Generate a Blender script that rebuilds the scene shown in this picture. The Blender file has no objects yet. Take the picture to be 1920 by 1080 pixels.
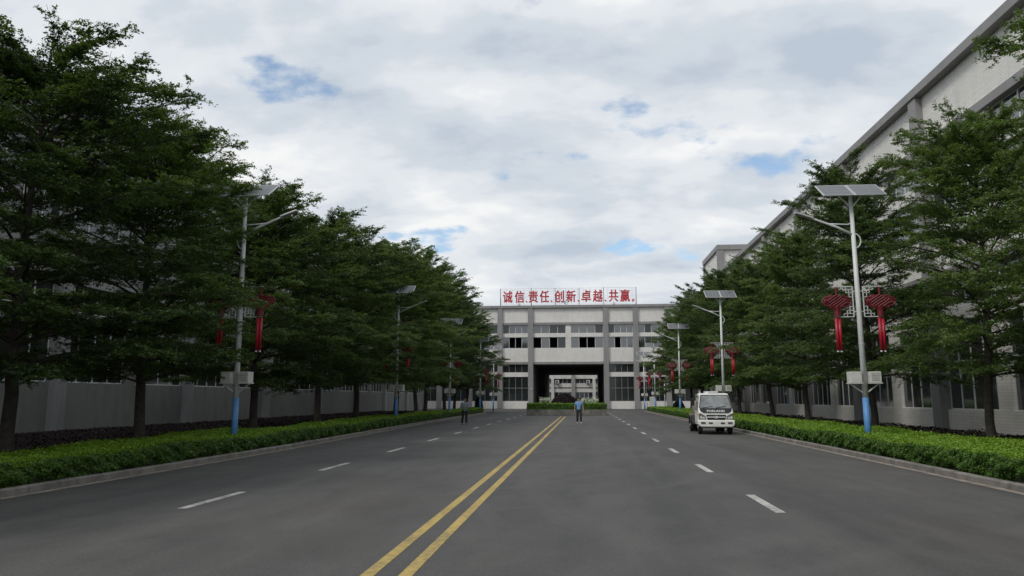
import bpy, bmesh, math, random
import numpy as np
from mathutils import Vector, Matrix
random.seed(7)
PI = math.pi
S = bpy.context.scene
C = S.collection

# ------------------------------------------------------------------ camera
cam_d = bpy.data.cameras.new('camera'); cam = bpy.data.objects.new('camera', cam_d); C.objects.link(cam)
cam_d.sensor_width = 36.0; cam_d.lens = 1385.0 / 1920 * 36
cam_d.clip_start = 0.1; cam_d.clip_end = 5000
PITCH, YAW = math.radians(8.50), math.radians(5.466)
fw = Vector((-math.sin(YAW) * math.cos(PITCH), math.cos(YAW) * math.cos(PITCH), math.sin(PITCH)))
rt = Vector((math.cos(YAW), math.sin(YAW), 0)); up = rt.cross(fw)
cam.matrix_world = Matrix(((rt.x, up.x, -fw.x, 0), (rt.y, up.y, -fw.y, 0), (rt.z, up.z, -fw.z, 1.65), (0, 0, 0, 1)))
S.camera = cam

# ------------------------------------------------------------------ sky and sun
SUN_EL, SUN_AZ = math.radians(48), math.radians(226)      # azimuth clockwise from +Y: behind the camera, a little left
w = bpy.data.worlds.new('World'); S.world = w; w.use_nodes = True
nt = w.node_tree; nt.nodes.clear()
def N(tree, t, **kw):
    n = tree.nodes.new(t)
    for k, v in kw.items(): setattr(n, k, v)
    return n
def LK(tree, a, b): tree.links.new(a, b)
sky = N(nt, 'ShaderNodeTexSky', sky_type='NISHITA'); sky.sun_disc = False
sky.sun_elevation = SUN_EL; sky.sun_rotation = SUN_AZ
bg1 = N(nt, 'ShaderNodeBackground'); bg1.inputs[1].default_value = 0.14
gain = N(nt, 'ShaderNodeMixRGB', blend_type='MULTIPLY'); gain.inputs[0].default_value = 1; gain.inputs[2].default_value = (1.12, 1.2, 1.2, 1)
LK(nt, sky.outputs[0], gain.inputs[1]); LK(nt, gain.outputs[0], bg1.inputs[0])
tc = N(nt, 'ShaderNodeTexCoord'); sep = N(nt, 'ShaderNodeSeparateXYZ'); LK(nt, tc.outputs['Generated'], sep.inputs[0])
def M(tree, op, a, b=None, clamp=False):
    n = N(tree, 'ShaderNodeMath', operation=op, use_clamp=clamp)
    for i, v in enumerate((a, b)):
        if v is None: continue
        if hasattr(v, 'links'): LK(tree, v, n.inputs[i])
        else: n.inputs[i].default_value = v
    return n.outputs[0]
zz = M(nt, 'ADD', M(nt, 'MAXIMUM', sep.outputs[2], 0.0), 0.30)
cmb = N(nt, 'ShaderNodeCombineXYZ')
LK(nt, M(nt, 'DIVIDE', sep.outputs[0], zz), cmb.inputs[0]); LK(nt, M(nt, 'DIVIDE', sep.outputs[1], zz), cmb.inputs[1])
def noise(tree, vec, scale, detail, rough, dist=0.0, loc=(0, 0, 0), sc=(1, 1, 1), lac=2.0):
    mp = N(tree, 'ShaderNodeMapping'); mp.inputs['Location'].default_value = loc; mp.inputs['Scale'].default_value = sc
    LK(tree, vec, mp.inputs[0])
    n = N(tree, 'ShaderNodeTexNoise'); n.inputs['Scale'].default_value = scale; n.inputs['Detail'].default_value = detail
    n.inputs['Roughness'].default_value = rough; n.inputs['Distortion'].default_value = dist; n.inputs['Lacunarity'].default_value = lac
    LK(tree, mp.outputs[0], n.inputs['Vector'])
    return n.outputs[0]
def ramp(tree, fac, stops, interp='LINEAR'):
    r = N(tree, 'ShaderNodeValToRGB'); r.color_ramp.interpolation = interp
    while len(r.color_ramp.elements) < len(stops): r.color_ramp.elements.new(0.5)
    for e, (p, c) in zip(r.color_ramp.elements, stops):
        e.position = p; e.color = (*c, 1) if len(c) == 3 else c
    LK(tree, fac, r.inputs[0])
    return r.outputs[0]
n_cov = noise(nt, cmb.outputs[0], 2.9, 8, 0.55, 0.1, loc=(11.754, 5.551, 0), sc=(0.85, 1.0, 1))
cover = ramp(nt, n_cov, [(0.35, (0.12, 0.12, 0.12)), (0.425, (1, 1, 1))], 'EASE')
n_sh = noise(nt, cmb.outputs[0], 3.5, 7, 0.53, 0.1, loc=(7.3, 4.2, 2), sc=(0.75, 1.1, 1))
ccol = ramp(nt, n_sh, [(0.32, (0.50, 0.57, 0.66)), (0.43, (0.62, 0.675, 0.74)), (0.54, (0.755, 0.79, 0.83)), (0.67, (0.91, 0.915, 0.915))], 'EASE')
bg2 = N(nt, 'ShaderNodeBackground'); bg2.inputs[1].default_value = 1.02; LK(nt, ccol, bg2.inputs[0])
mx = N(nt, 'ShaderNodeMixShader'); LK(nt, cover, mx.inputs[0]); LK(nt, bg1.outputs[0], mx.inputs[1]); LK(nt, bg2.outputs[0], mx.inputs[2])
wo = N(nt, 'ShaderNodeOutputWorld'); LK(nt, mx.outputs[0], wo.inputs[0])

sl = bpy.data.lights.new('sun', 'SUN'); sl.energy = 1.6; sl.angle = math.radians(16); sl.color = (1.0, 0.96, 0.9)
so = bpy.data.objects.new('sun', sl); C.objects.link(so)
sdir = Vector((math.sin(SUN_AZ) * math.cos(SUN_EL), math.cos(SUN_AZ) * math.cos(SUN_EL), math.sin(SUN_EL)))
so.rotation_euler = sdir.to_track_quat('Z', 'Y').to_euler(); so.location = (0, 0, 60)

vs = S.view_settings; vs.view_transform = 'Standard'; vs.look = 'None'; vs.exposure = 0.0; vs.gamma = 1.0; vs.use_curve_mapping = False
S.cycles.max_bounces = 5; S.cycles.diffuse_bounces = 3; S.cycles.glossy_bounces = 2; S.cycles.transparent_max_bounces = 8

# ------------------------------------------------------------------ materials
MATS = {}
def mat(name, col, rough=0.7, metal=0.0, var=0.0, vscale=3.0, bump=0.0, bscale=30.0, spec=0.5, col2=None, ior=None):
    if name in MATS: return MATS[name]
    m = bpy.data.materials.new(name); m.use_nodes = True; t = m.node_tree; b = t.nodes['Principled BSDF']
    b.inputs['Base Color'].default_value = (*col, 1); b.inputs['Roughness'].default_value = rough
    b.inputs['Metallic'].default_value = metal; b.inputs['Specular IOR Level'].default_value = spec
    if ior: b.inputs['IOR'].default_value = ior
    tcn = N(t, 'ShaderNodeTexCoord')
    if var or col2:
        n = noise(t, tcn.outputs['Object'], vscale, 5, 0.6)
        c2 = col2 or tuple(c * (1 - var) for c in col); c1 = tuple(min(1, c * (1 + var * 0.6)) for c in col) if not col2 else col
        LK(t, ramp(t, n, [(0.3, c2), (0.7, c1)]), b.inputs['Base Color'])
    if bump:
        n2 = noise(t, tcn.outputs['Object'], bscale, 4, 0.6)
        bp = N(t, 'ShaderNodeBump'); bp.inputs['Strength'].default_value = bump; bp.inputs['Distance'].default_value = 0.02
        LK(t, n2, bp.inputs['Height']); LK(t, bp.outputs[0], b.inputs['Normal'])
    MATS[name] = m; return m

def mat_wall(name, col, tiles=True, stain=0.14):
    m = bpy.data.materials.new(name); m.use_nodes = True; t = m.node_tree; b = t.nodes['Principled BSDF']
    tcn = N(t, 'ShaderNodeTexCoord'); sp = N(t, 'ShaderNodeSeparateXYZ'); LK(t, tcn.outputs['Object'], sp.inputs[0])
    cb = N(t, 'ShaderNodeCombineXYZ'); LK(t, M(t, 'ADD', sp.outputs[0], sp.outputs[1]), cb.inputs[0]); LK(t, sp.outputs[2], cb.inputs[1])
    b.inputs['Roughness'].default_value = 0.65
    ns = noise(t, tcn.outputs['Object'], 1.6, 6, 0.62, sc=(1.3, 1, 0.35))
    nl = noise(t, tcn.outputs['Object'], 0.25, 3, 0.5)
    st = M(t, 'MULTIPLY', ns, nl)
    stc = ramp(t, st, [(0.12, tuple([1 - stain] * 3)), (0.30, (1, 1, 1))])
    mix = N(t, 'ShaderNodeMixRGB', blend_type='MULTIPLY'); mix.inputs[0].default_value = 1; LK(t, stc, mix.inputs[2])
    if tiles:
        br = N(t, 'ShaderNodeTexBrick'); LK(t, cb.outputs[0], br.inputs['Vector']); br.inputs['Scale'].default_value = 1.0
        br.inputs['Brick Width'].default_value = 0.5; br.inputs['Row Height'].default_value = 0.125; br.inputs['Mortar Size'].default_value = 0.012
        br.inputs['Color1'].default_value = (*col, 1); br.inputs['Color2'].default_value = (*[c * 0.92 for c in col], 1)
        br.inputs['Mortar'].default_value = (*[c * 0.78 for c in col], 1)
        LK(t, br.outputs['Color'], mix.inputs[1])
        bp = N(t, 'ShaderNodeBump', invert=True); bp.inputs['Strength'].default_value = 0.6; bp.inputs['Distance'].default_value = 0.012
        LK(t, br.outputs['Fac'], bp.inputs['Height']); LK(t, bp.outputs[0], b.inputs['Normal'])
    else:
        mix.inputs[1].default_value = (*col, 1)
    LK(t, mix.outputs[0], b.inputs['Base Color'])
    return m

def mat_leaf(name, c1, c2, trans=0.25, rough=0.5, vs_=0.8):
    m = bpy.data.materials.new(name); m.use_nodes = True; t = m.node_tree; b = t.nodes['Principled BSDF']
    b.inputs['Roughness'].default_value = rough; b.inputs['Specular IOR Level'].default_value = 0.35
    geo = N(t, 'ShaderNodeNewGeometry'); oi = N(t, 'ShaderNodeObjectInfo')
    tcn = N(t, 'ShaderNodeTexCoord')
    n = noise(t, tcn.outputs['Object'], vs_, 3, 0.55)
    f = M(t, 'ADD', M(t, 'MULTIPLY', geo.outputs['Random Per Island'], 0.45), M(t, 'MULTIPLY', n, 0.75))
    f = M(t, 'ADD', f, M(t, 'MULTIPLY', M(t, 'SUBTRACT', oi.outputs['Random'], 0.5), 0.34))
    col = ramp(t, f, [(0.2, c1), (0.95, c2)])
    LK(t, col, b.inputs['Base Color'])
    tr = N(t, 'ShaderNodeBsdfTranslucent')
    mm = N(t, 'ShaderNodeMixRGB', blend_type='MULTIPLY'); mm.inputs[0].default_value = 1; mm.inputs[2].default_value = (1.3, 1.5, 0.5, 1); LK(t, col, mm.inputs[1])
    LK(t, mm.outputs[0], tr.inputs[0])
    mxs = N(t, 'ShaderNodeMixShader'); mxs.inputs[0].default_value = trans
    LK(t, b.outputs[0], mxs.inputs[1]); LK(t, tr.outputs[0], mxs.inputs[2])
    LK(t, mxs.outputs[0], t.nodes['Material Output'].inputs[0])
    return m

def mat_asphalt():
    m = bpy.data.materials.new('asphalt'); m.use_nodes = True; t = m.node_tree; b = t.nodes['Principled BSDF']
    tcn = N(t, 'ShaderNodeTexCoord'); P = tcn.outputs['Object']
    fine = noise(t, P, 55, 3, 0.7)
    mid = noise(t, P, 1.3, 6, 0.62, 0.6, sc=(1, 0.5, 1))
    big = noise(t, P, 0.11, 4, 0.55, 0.8, sc=(1.4, 0.6, 1), loc=(4, 9, 0))
    track = noise(t, P, 0.9, 5, 0.55, 0.3, sc=(1, 0.045, 1), loc=(1, 2, 0))
    v = M(t, 'ADD', M(t, 'ADD', M(t, 'MULTIPLY', fine, 0.55), M(t, 'MULTIPLY', mid, 0.30)), M(t, 'ADD', M(t, 'MULTIPLY', big, 0.30), M(t, 'MULTIPLY', track, 0.35)))
    col = ramp(t, v, [(0.58, (0.050, 0.049, 0.048)), (0.75, (0.079, 0.077, 0.073)), (0.90, (0.114, 0.110, 0.104))])
    vor = N(t, 'ShaderNodeTexVoronoi'); vor.inputs['Scale'].default_value = 70; LK(t, P, vor.inputs['Vector'])
    peb = ramp(t, vor.outputs['Color'], [(0.0, (0.75, 0.75, 0.75)), (1.0, (1.3, 1.3, 1.3))])
    mix = N(t, 'ShaderNodeMixRGB', blend_type='MULTIPLY'); mix.inputs[0].default_value = 0.7; LK(t, col, mix.inputs[1]); LK(t, peb, mix.inputs[2])
    sp = N(t, 'ShaderNodeSeparateXYZ'); LK(t, P, sp.inputs[0])
    def arcs(cx, cy, freq, seed):
        dx = M(t, 'SUBTRACT', sp.outputs[0], cx); dy = M(t, 'SUBTRACT', sp.outputs[1], cy)
        r_ = M(t, 'SQRT', M(t, 'ADD', M(t, 'MULTIPLY', dx, dx), M(t, 'MULTIPLY', dy, dy)))
        cbn = N(t, 'ShaderNodeCombineXYZ'); LK(t, r_, cbn.inputs[0]); LK(t, M(t, 'MULTIPLY', dy, 0.03), cbn.inputs[1])
        return ramp(t, noise(t, cbn.outputs[0], freq, 3, 0.6, loc=(seed, 0, 0)), [(0.52, (0, 0, 0)), (0.66, (1, 1, 1))])
    am = M(t, 'MULTIPLY', M(t, 'MAXIMUM', arcs(-13, 24, 1.3, 3.0), arcs(15, 16, 1.1, 8.0)), ramp(t, noise(t, P, 0.16, 2, 0.5, loc=(9, 3, 0)), [(0.42, (0, 0, 0)), (0.6, (1, 1, 1))]))
    mixa = N(t, 'ShaderNodeMixRGB', blend_type='MIX'); LK(t, M(t, 'MULTIPLY', am, 0.28), mixa.inputs[0]); LK(t, mix.outputs[0], mixa.inputs[1]); mixa.inputs[2].default_value = (0.14, 0.136, 0.128, 1)
    mix = mixa
    # scattered pale scuffs and rusty dust of their own shape
    sc_ = noise(t, P, 0.35, 7, 0.7, 1.5, loc=(31, 12, 4))
    scm = ramp(t, sc_, [(0.60, (0, 0, 0)), (0.74, (1, 1, 1))])
    mix2 = N(t, 'ShaderNodeMixRGB', blend_type='MIX'); LK(t, M(t, 'MULTIPLY', scm, 0.35), mix2.inputs[0]); LK(t, mix.outputs[0], mix2.inputs[1]); mix2.inputs[2].default_value = (0.12, 0.112, 0.1, 1)
    du = noise(t, P, 0.22, 5, 0.6, 0.5, loc=(3, 41, 4)); dum = ramp(t, du, [(0.55, (0, 0, 0)), (0.75, (1, 1, 1))])
    mix3 = N(t, 'ShaderNodeMixRGB', blend_type='MIX'); LK(t, M(t, 'MULTIPLY', dum, 0.3), mix3.inputs[0]); LK(t, mix2.outputs[0], mix3.inputs[1]); mix3.inputs[2].default_value = (0.085, 0.062, 0.05, 1)
    LK(t, mix3.outputs[0], b.inputs['Base Color'])
    b.inputs['Roughness'].default_value = 0.82; b.inputs['Specular IOR Level'].default_value = 0.35
    bp = N(t, 'ShaderNodeBump'); bp.inputs['Strength'].default_value = 0.5; bp.inputs['Distance'].default_value = 0.006
    LK(t, vor.outputs['Distance'], bp.inputs['Height']); LK(t, bp.outputs[0], b.inputs['Normal'])
    return m

def mat_paint(name, col, worn):
    m = bpy.data.materials.new(name); m.use_nodes = True; t = m.node_tree; b = t.nodes['Principled BSDF']
    tcn = N(t, 'ShaderNodeTexCoord'); P = tcn.outputs['Object']
    n = noise(t, P, 9, 7, 0.72, 0.4); n2 = noise(t, P, 0.8, 4, 0.6)
    f = M(t, 'ADD', M(t, 'MULTIPLY', n, 0.7), M(t, 'MULTIPLY', n2, 0.4))
    LK(t, ramp(t, f, [(0.45, worn), (0.60, col), (0.8, tuple(min(1, c * 1.12) for c in col))]), b.inputs['Base Color'])
    b.inputs['Roughness'].default_value = 0.75
    return m

WALL = mat_wall('white_tile_wall', (0.80, 0.775, 0.725))
WALL_SHADE = mat_wall('shade_darkened_wall', (0.21, 0.206, 0.195), tiles=False, stain=0.3)  # left hall's white wall, its shade put into the base colour
GREY = mat_wall('grey_render', (0.27, 0.262, 0.258), tiles=False, stain=0.2)
PALE = mat_wall('pale_render', (0.60, 0.585, 0.55), tiles=False, stain=0.3)
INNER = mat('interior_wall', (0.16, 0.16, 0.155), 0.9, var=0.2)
FRAMEG = mat('window_frame_grey', (0.22, 0.225, 0.22), 0.5)
FRAME = mat('window_frame', (0.62, 0.63, 0.62), 0.45)
GLASS = mat('window_glass', (0.035, 0.042, 0.045), 0.06, ior=2.3, bump=0.03, bscale=1.5)
GLASSD = mat('window_glass_dark', (0.018, 0.022, 0.022), 0.10, ior=1.7, bump=0.03, bscale=1.5)
ASPH = mat_asphalt()
WPAINT = mat_paint('white_road_paint', (0.50, 0.49, 0.45), (0.2, 0.195, 0.185))
YPAINT = mat_paint('yellow_road_paint', (0.46, 0.33, 0.095), (0.26, 0.20, 0.085))
CONC = mat('kerb_concrete', (0.20, 0.185, 0.165), 0.9, var=0.45, vscale=2.5, bump=0.3, bscale=40)
GUTTER = mat('gutter_edge', (0.27, 0.23, 0.19), 0.9, var=0.5, vscale=3)
SOIL = mat('soil', (0.05, 0.04, 0.032), 0.95, var=0.5, vscale=4, bump=0.6, bscale=12)
GRND = mat('ground_earth', (0.11, 0.105, 0.08), 0.95, var=0.4, vscale=0.3)
BARK = mat('bark', (0.060, 0.052, 0.043), 0.9, var=0.45, vscale=6, bump=0.7, bscale=25)
LEAF = mat_leaf('tree_leaf', (0.034, 0.056, 0.025), (0.165, 0.240, 0.078), 0.34)
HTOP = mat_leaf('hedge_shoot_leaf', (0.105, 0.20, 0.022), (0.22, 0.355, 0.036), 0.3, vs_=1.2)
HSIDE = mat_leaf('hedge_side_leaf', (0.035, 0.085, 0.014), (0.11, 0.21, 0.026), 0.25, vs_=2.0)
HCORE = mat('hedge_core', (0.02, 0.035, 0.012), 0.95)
PURP = mat_leaf('purple_leaf', (0.016, 0.011, 0.012), (0.046, 0.030, 0.031), 0.10, rough=0.9)
DKG = mat_leaf('dark_shrub_leaf', (0.010, 0.022, 0.010), (0.035, 0.06, 0.022), 0.15)
WFLOW = mat_leaf('white_petal', (0.55, 0.56, 0.52), (0.8, 0.8, 0.78), 0.2)
POLEW = mat('pole_white_paint', (0.66, 0.67, 0.66), 0.4, var=0.12, vscale=4)
POLEB = mat('pole_blue_paint', (0.10, 0.27, 0.56), 0.5, var=0.25, vscale=5)
BOXW = mat('box_white', (0.64, 0.63, 0.59), 0.5, var=0.15, vscale=6)
BOXD = mat('box_vent_grey', (0.33, 0.33, 0.31), 0.6)
CELL = mat('solar_cell', (0.115, 0.12, 0.128), 0.3, var=0.2, vscale=8)
ALU = mat('aluminium', (0.55, 0.56, 0.57), 0.4, metal=0.3)
LED = mat('lamp_lens', (0.30, 0.31, 0.30), 0.3)
RED = mat('red_plastic_cord', (0.16, 0.014, 0.020), 0.45, var=0.2, vscale=9)
REDT = mat('red_tassel_tube', (0.42, 0.010, 0.030), 0.4, var=0.15, vscale=7)
SIGNR = mat('sign_red', (0.50, 0.035, 0.055), 0.5, var=0.25, vscale=2)
STEEL = mat('sign_steel', (0.16, 0.16, 0.165), 0.6, var=0.3, vscale=2)
WIRE = mat('sign_rail_pale', (0.40, 0.41, 0.40), 0.5)
EMBL = mat('emblem_green_grey', (0.20, 0.29, 0.25), 0.5)
TRW = mat('truck_white_paint', (0.80, 0.80, 0.74), 0.28, var=0.08, vscale=3)
TRG = mat('truck_glass', (0.20, 0.205, 0.20), 0.06, ior=2.2, var=0.6, vscale=2.6)  # pale mottled base colour stands in for reflections in the windscreen
TRK = mat('truck_black', (0.012, 0.012, 0.013), 0.35)
TRUB = mat('tyre_rubber', (0.02, 0.02, 0.02), 0.85)
CHR = mat('chrome', (0.78, 0.78, 0.77), 0.25, metal=0.6)
LENS = mat('headlight_lens', (0.16, 0.145, 0.12), 0.10, ior=1.8, var=0.4, vscale=12)
TANK = mat('tank_beige', (0.30, 0.27, 0.22), 0.6, var=0.3, vscale=2)
DGREY = mat('dark_grey_metal', (0.06, 0.06, 0.062), 0.7, var=0.3)
LETT = mat('white_letter', (0.8, 0.8, 0.8), 0.4)
SKIN = mat('skin', (0.42, 0.25, 0.17), 0.6)
HAIR = mat('hair', (0.012, 0.010, 0.009), 0.6)
SHB = mat('shirt_sky_blue', (0.17, 0.33, 0.62), 0.85, var=0.15, vscale=6)
SHG = mat('shirt_grey_blue', (0.17, 0.22, 0.27), 0.85, var=0.5, vscale=12)
TRO = mat('trousers_black', (0.014, 0.014, 0.017), 0.85)
SHW = mat('shoe_white', (0.6, 0.6, 0.58), 0.6)
SHK = mat('shoe_black', (0.015, 0.014, 0.013), 0.5)
PLANTC = mat('planter_render', (0.19, 0.185, 0.165), 0.9, var=0.5, vscale=1.6, bump=0.3, bscale=20)
SLABW = mat('painted_slab', (0.5, 0.5, 0.47), 0.7, var=0.2, vscale=2)
ACW = mat('air_conditioner_white', (0.55, 0.55, 0.52), 0.5)
ACD = mat('fan_grille', (0.09, 0.09, 0.09), 0.6)

# ------------------------------------------------------------------ mesh helpers
class MB:
    def __init__(s): s.v = []; s.f = []
    def add(s, v, f):
        o = len(s.v); s.v += [tuple(p) for p in v]; s.f += [tuple(i + o for i in q) for q in f]; return s
    def box(s, x0, x1, y0, y1, z0, z1):
        return s.add([(x0, y0, z0), (x1, y0, z0), (x1, y1, z0), (x0, y1, z0), (x0, y0, z1), (x1, y0, z1), (x1, y1, z1), (x0, y1, z1)],
                     [(0, 3, 2, 1), (4, 5, 6, 7), (0, 1, 5, 4), (1, 2, 6, 5), (2, 3, 7, 6), (3, 0, 4, 7)])
    def bar(s, a, b, wd, ht=None):
        a = Vector(a); b = Vector(b); d = (b - a).normalized(); ht = ht or wd
        u = d.cross(Vector((0, 0, 1)));  u = u.normalized() if u.length > 1e-3 else Vector((1, 0, 0)); q = u.cross(d)
        P = [p + u * sx * wd / 2 + q * sy * ht / 2 for p in (a, b) for sx, sy in ((-1, -1), (1, -1), (1, 1), (-1, 1))]
        return s.add(P, [(0, 1, 2, 3), (7, 6, 5, 4), (0, 4, 5, 1), (1, 5, 6, 2), (2, 6, 7, 3), (3, 7, 4, 0)])
    def tube(s, pts, r, n=10, cap=True):
        pts = [Vector(p) for p in pts]; k = len(pts); rr = r if hasattr(r, '__len__') else [r] * k
        V = []; F = []; prev = None
        for i, p in enumerate(pts):
            d = (pts[min(i + 1, k - 1)] - pts[max(i - 1, 0)]).normalized()
            if prev is None:
                u = d.cross(Vector((0.0, 0.13, 1)));  u = u if u.length > 1e-2 else d.cross(Vector((1, 0, 0)))
            else: u = prev - d * prev.dot(d)
            u.normalize(); prev = u; q = d.cross(u)
            V += [p + (u * math.cos(2 * PI * j / n) + q * math.sin(2 * PI * j / n)) * rr[i] for j in range(n)]
        for i in range(k - 1):
            F += [(i * n + j, i * n + (j + 1) % n, (i + 1) * n + (j + 1) % n, (i + 1) * n + j) for j in range(n)]
        if cap: F += [tuple(range(n - 1, -1, -1)), tuple(range((k - 1) * n, k * n))]
        return s.add(V, F)
    def prism(s, poly, y0, y1):          # poly in (x, z), extruded along y
        n = len(poly)
        return s.add([(x, y0, z) for x, z in poly] + [(x, y1, z) for x, z in poly],
                     [tuple(range(n)), tuple(range(2 * n - 1, n - 1, -1))] + [(i, n + i, n + (i + 1) % n, (i + 1) % n) for i in range(n)])
    def mesh(s, name):
        me = bpy.data.meshes.new(name); me.from_pydata(s.v, [], s.f); me.update()
        bm = bmesh.new(); bm.from_mesh(me); bmesh.ops.recalc_face_normals(bm, faces=bm.faces); bm.to_mesh(me); bm.free()
        return me
    def build(s, name, m, parent=None, smooth=False, bevel=0.0, loc=None):
        return obj(name, s.mesh(name), m, parent, smooth, bevel, loc)
def obj(name, me, m, parent=None, smooth=False, bevel=0.0, loc=None):
    if m and not me.materials: me.materials.append(m)
    if smooth:
        me.shade_smooth() if hasattr(me, 'shade_smooth') else None
    o = bpy.data.objects.new(name, me); C.objects.link(o)
    if parent: o.parent = parent
    if loc: o.location = loc
    if bevel:
        b = o.modifiers.new('bevel', 'BEVEL'); b.width = bevel; b.segments = 2 if bevel < 0.05 else 4; b.limit_method = 'ANGLE'; b.angle_limit = math.radians(35)
    return o
def empty(name, loc=(0, 0, 0), rz=0.0):
    o = bpy.data.objects.new(name, None); C.objects.link(o); o.location = loc; o.rotation_euler = (0, 0, rz); o.empty_display_size = 0.3; return o
def tag(o, label, cat, group=None):
    o['label'] = label; o['category'] = cat
    if group: o['group'] = group
    return o
def struct(o): o['kind'] = 'structure'; return o
def stuff(o): o['kind'] = 'stuff'; return o
def kids(o): return [c for c in ALLCH.get(o.name, [])]
def copy_tree(o, parent=None):
    c = o.copy(); C.objects.link(c); c.parent = parent
    for ch in o.children: copy_tree(ch, c)
    return c
def np_mesh(name, V, F):
    """V (n,3) array, F (m,k) array of quads or tris"""
    me = bpy.data.meshes.new(name); k = F.shape[1]
    me.vertices.add(len(V)); me.vertices.foreach_set('co', np.ascontiguousarray(V, dtype=np.float32).ravel())
    me.loops.add(F.size); me.loops.foreach_set('vertex_index', np.ascontiguousarray(F, dtype=np.int32).ravel())
    me.polygons.add(len(F)); me.polygons.foreach_set('loop_start', np.arange(0, F.size, k, dtype=np.int32))
    try: me.polygons.foreach_set('loop_total', np.full(len(F), k, dtype=np.int32))
    except Exception: pass
    me.update(calc_edges=True); me.validate(); return me

def leaf_cloud(name, P, size, rng, up_bias=1.0, aspect=0.5, nrm=None, tri=False):
    """one diamond-like leaf per point"""
    n = len(P); sz = size * rng.uniform(0.65, 1.3, n)
    nv = rng.normal(0, 1, (n, 3)); nv[:, 2] = np.abs(nv[:, 2]) + up_bias
    if nrm is not None: nv = rng.normal(0, 0.55, (n, 3)) + nrm
    nv /= np.linalg.norm(nv, axis=1)[:, None]
    a = rng.normal(0, 1, (n, 3)); a -= nv * (a * nv).sum(1)[:, None]; a /= np.linalg.norm(a, axis=1)[:, None]
    b = np.cross(nv, a)
    L = (a * sz[:, None]); W = b * (sz * aspect)[:, None]
    if tri:
        V = np.empty((n, 3, 3)); V[:, 0] = P + L * 0.55; V[:, 1] = P + W * 0.5 - L * 0.3; V[:, 2] = P - W * 0.5 - L * 0.45
        return np_mesh(name, V.reshape(-1, 3), np.arange(3 * n).reshape(n, 3))
    V = np.empty((n, 4, 3)); V[:, 0] = P - L * 0.5; V[:, 1] = P + W * 0.5 + L * 0.08 + nv * (sz * 0.06)[:, None]
    V[:, 2] = P + L * 0.5; V[:, 3] = P - W * 0.5 + L * 0.08 + nv * (sz * 0.06)[:, None]
    return np_mesh(name, V.reshape(-1, 3), np.arange(4 * n).reshape(n, 4))

def tubes_np(P, Rr, m):
    """P (n,k,3), Rr (n,k) -> V, F"""
    n, k, _ = P.shape
    d = P[:, -1] - P[:, 0]; d /= np.linalg.norm(d, axis=1)[:, None] + 1e-9
    ref = np.where(np.abs(d[:, 2:3]) > 0.9, np.array([[1.0, 0, 0]]), np.array([[0, 0, 1.0]]))
    u = np.cross(d, ref); u /= np.linalg.norm(u, axis=1)[:, None]; q = np.cross(d, u)
    ang = np.arange(m) * 2 * PI / m
    ring = u[:, None, None, :] * np.cos(ang)[None, None, :, None] + q[:, None, None, :] * np.sin(ang)[None, None, :, None]
    V = P[:, :, None, :] + ring * Rr[:, :, None, None]
    idx = np.arange(n * k * m).reshape(n, k, m)
    a = idx[:, :-1]; b = idx[:, 1:]
    F = np.stack([a, np.roll(a, -1, 2), np.roll(b, -1, 2), b], -1).reshape(-1, 4)
    return V.reshape(-1, 3), F

# ------------------------------------------------------------------ ground, road, kerbs, markings
def sheet(name, poly, z, m, parent=None):
    me = bpy.data.meshes.new(name); me.from_pydata([(x, y, z) for x, y in poly], [], [tuple(range(len(poly)))]); me.update()
    o = obj(name, me, m, parent)
    if me.polygons[0].normal.z < 0: me.flip_normals()
    return o
struct(sheet('ground', [(-2500, -2500), (2500, -2500), (2500, 2500), (-2500, 2500)], -0.03, GRND))
road = struct(sheet('road', [(-60, -40), (60, -40), (60, 230), (-60, 230)], 0.0, ASPH))
for k, x in enumerate((-2.05, -1.69)):
    sheet('centre_line', [(x - 0.065, -10), (x + 0.065, -10), (x + 0.065, 69.5), (x - 0.065, 69.5)], 0.004, YPAINT, road)
for x in (-6.07, 2.84):
    off = 0.0 if x < 0 else 0.45
    for k in range(0, 15):
        y = 5.0 + k * 6.0 + off
        sheet('lane_dash', [(x - 0.075, y), (x + 0.075, y), (x + 0.075, y + 2.05), (x - 0.075, y + 2.05)], 0.004, WPAINT, road)

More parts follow.
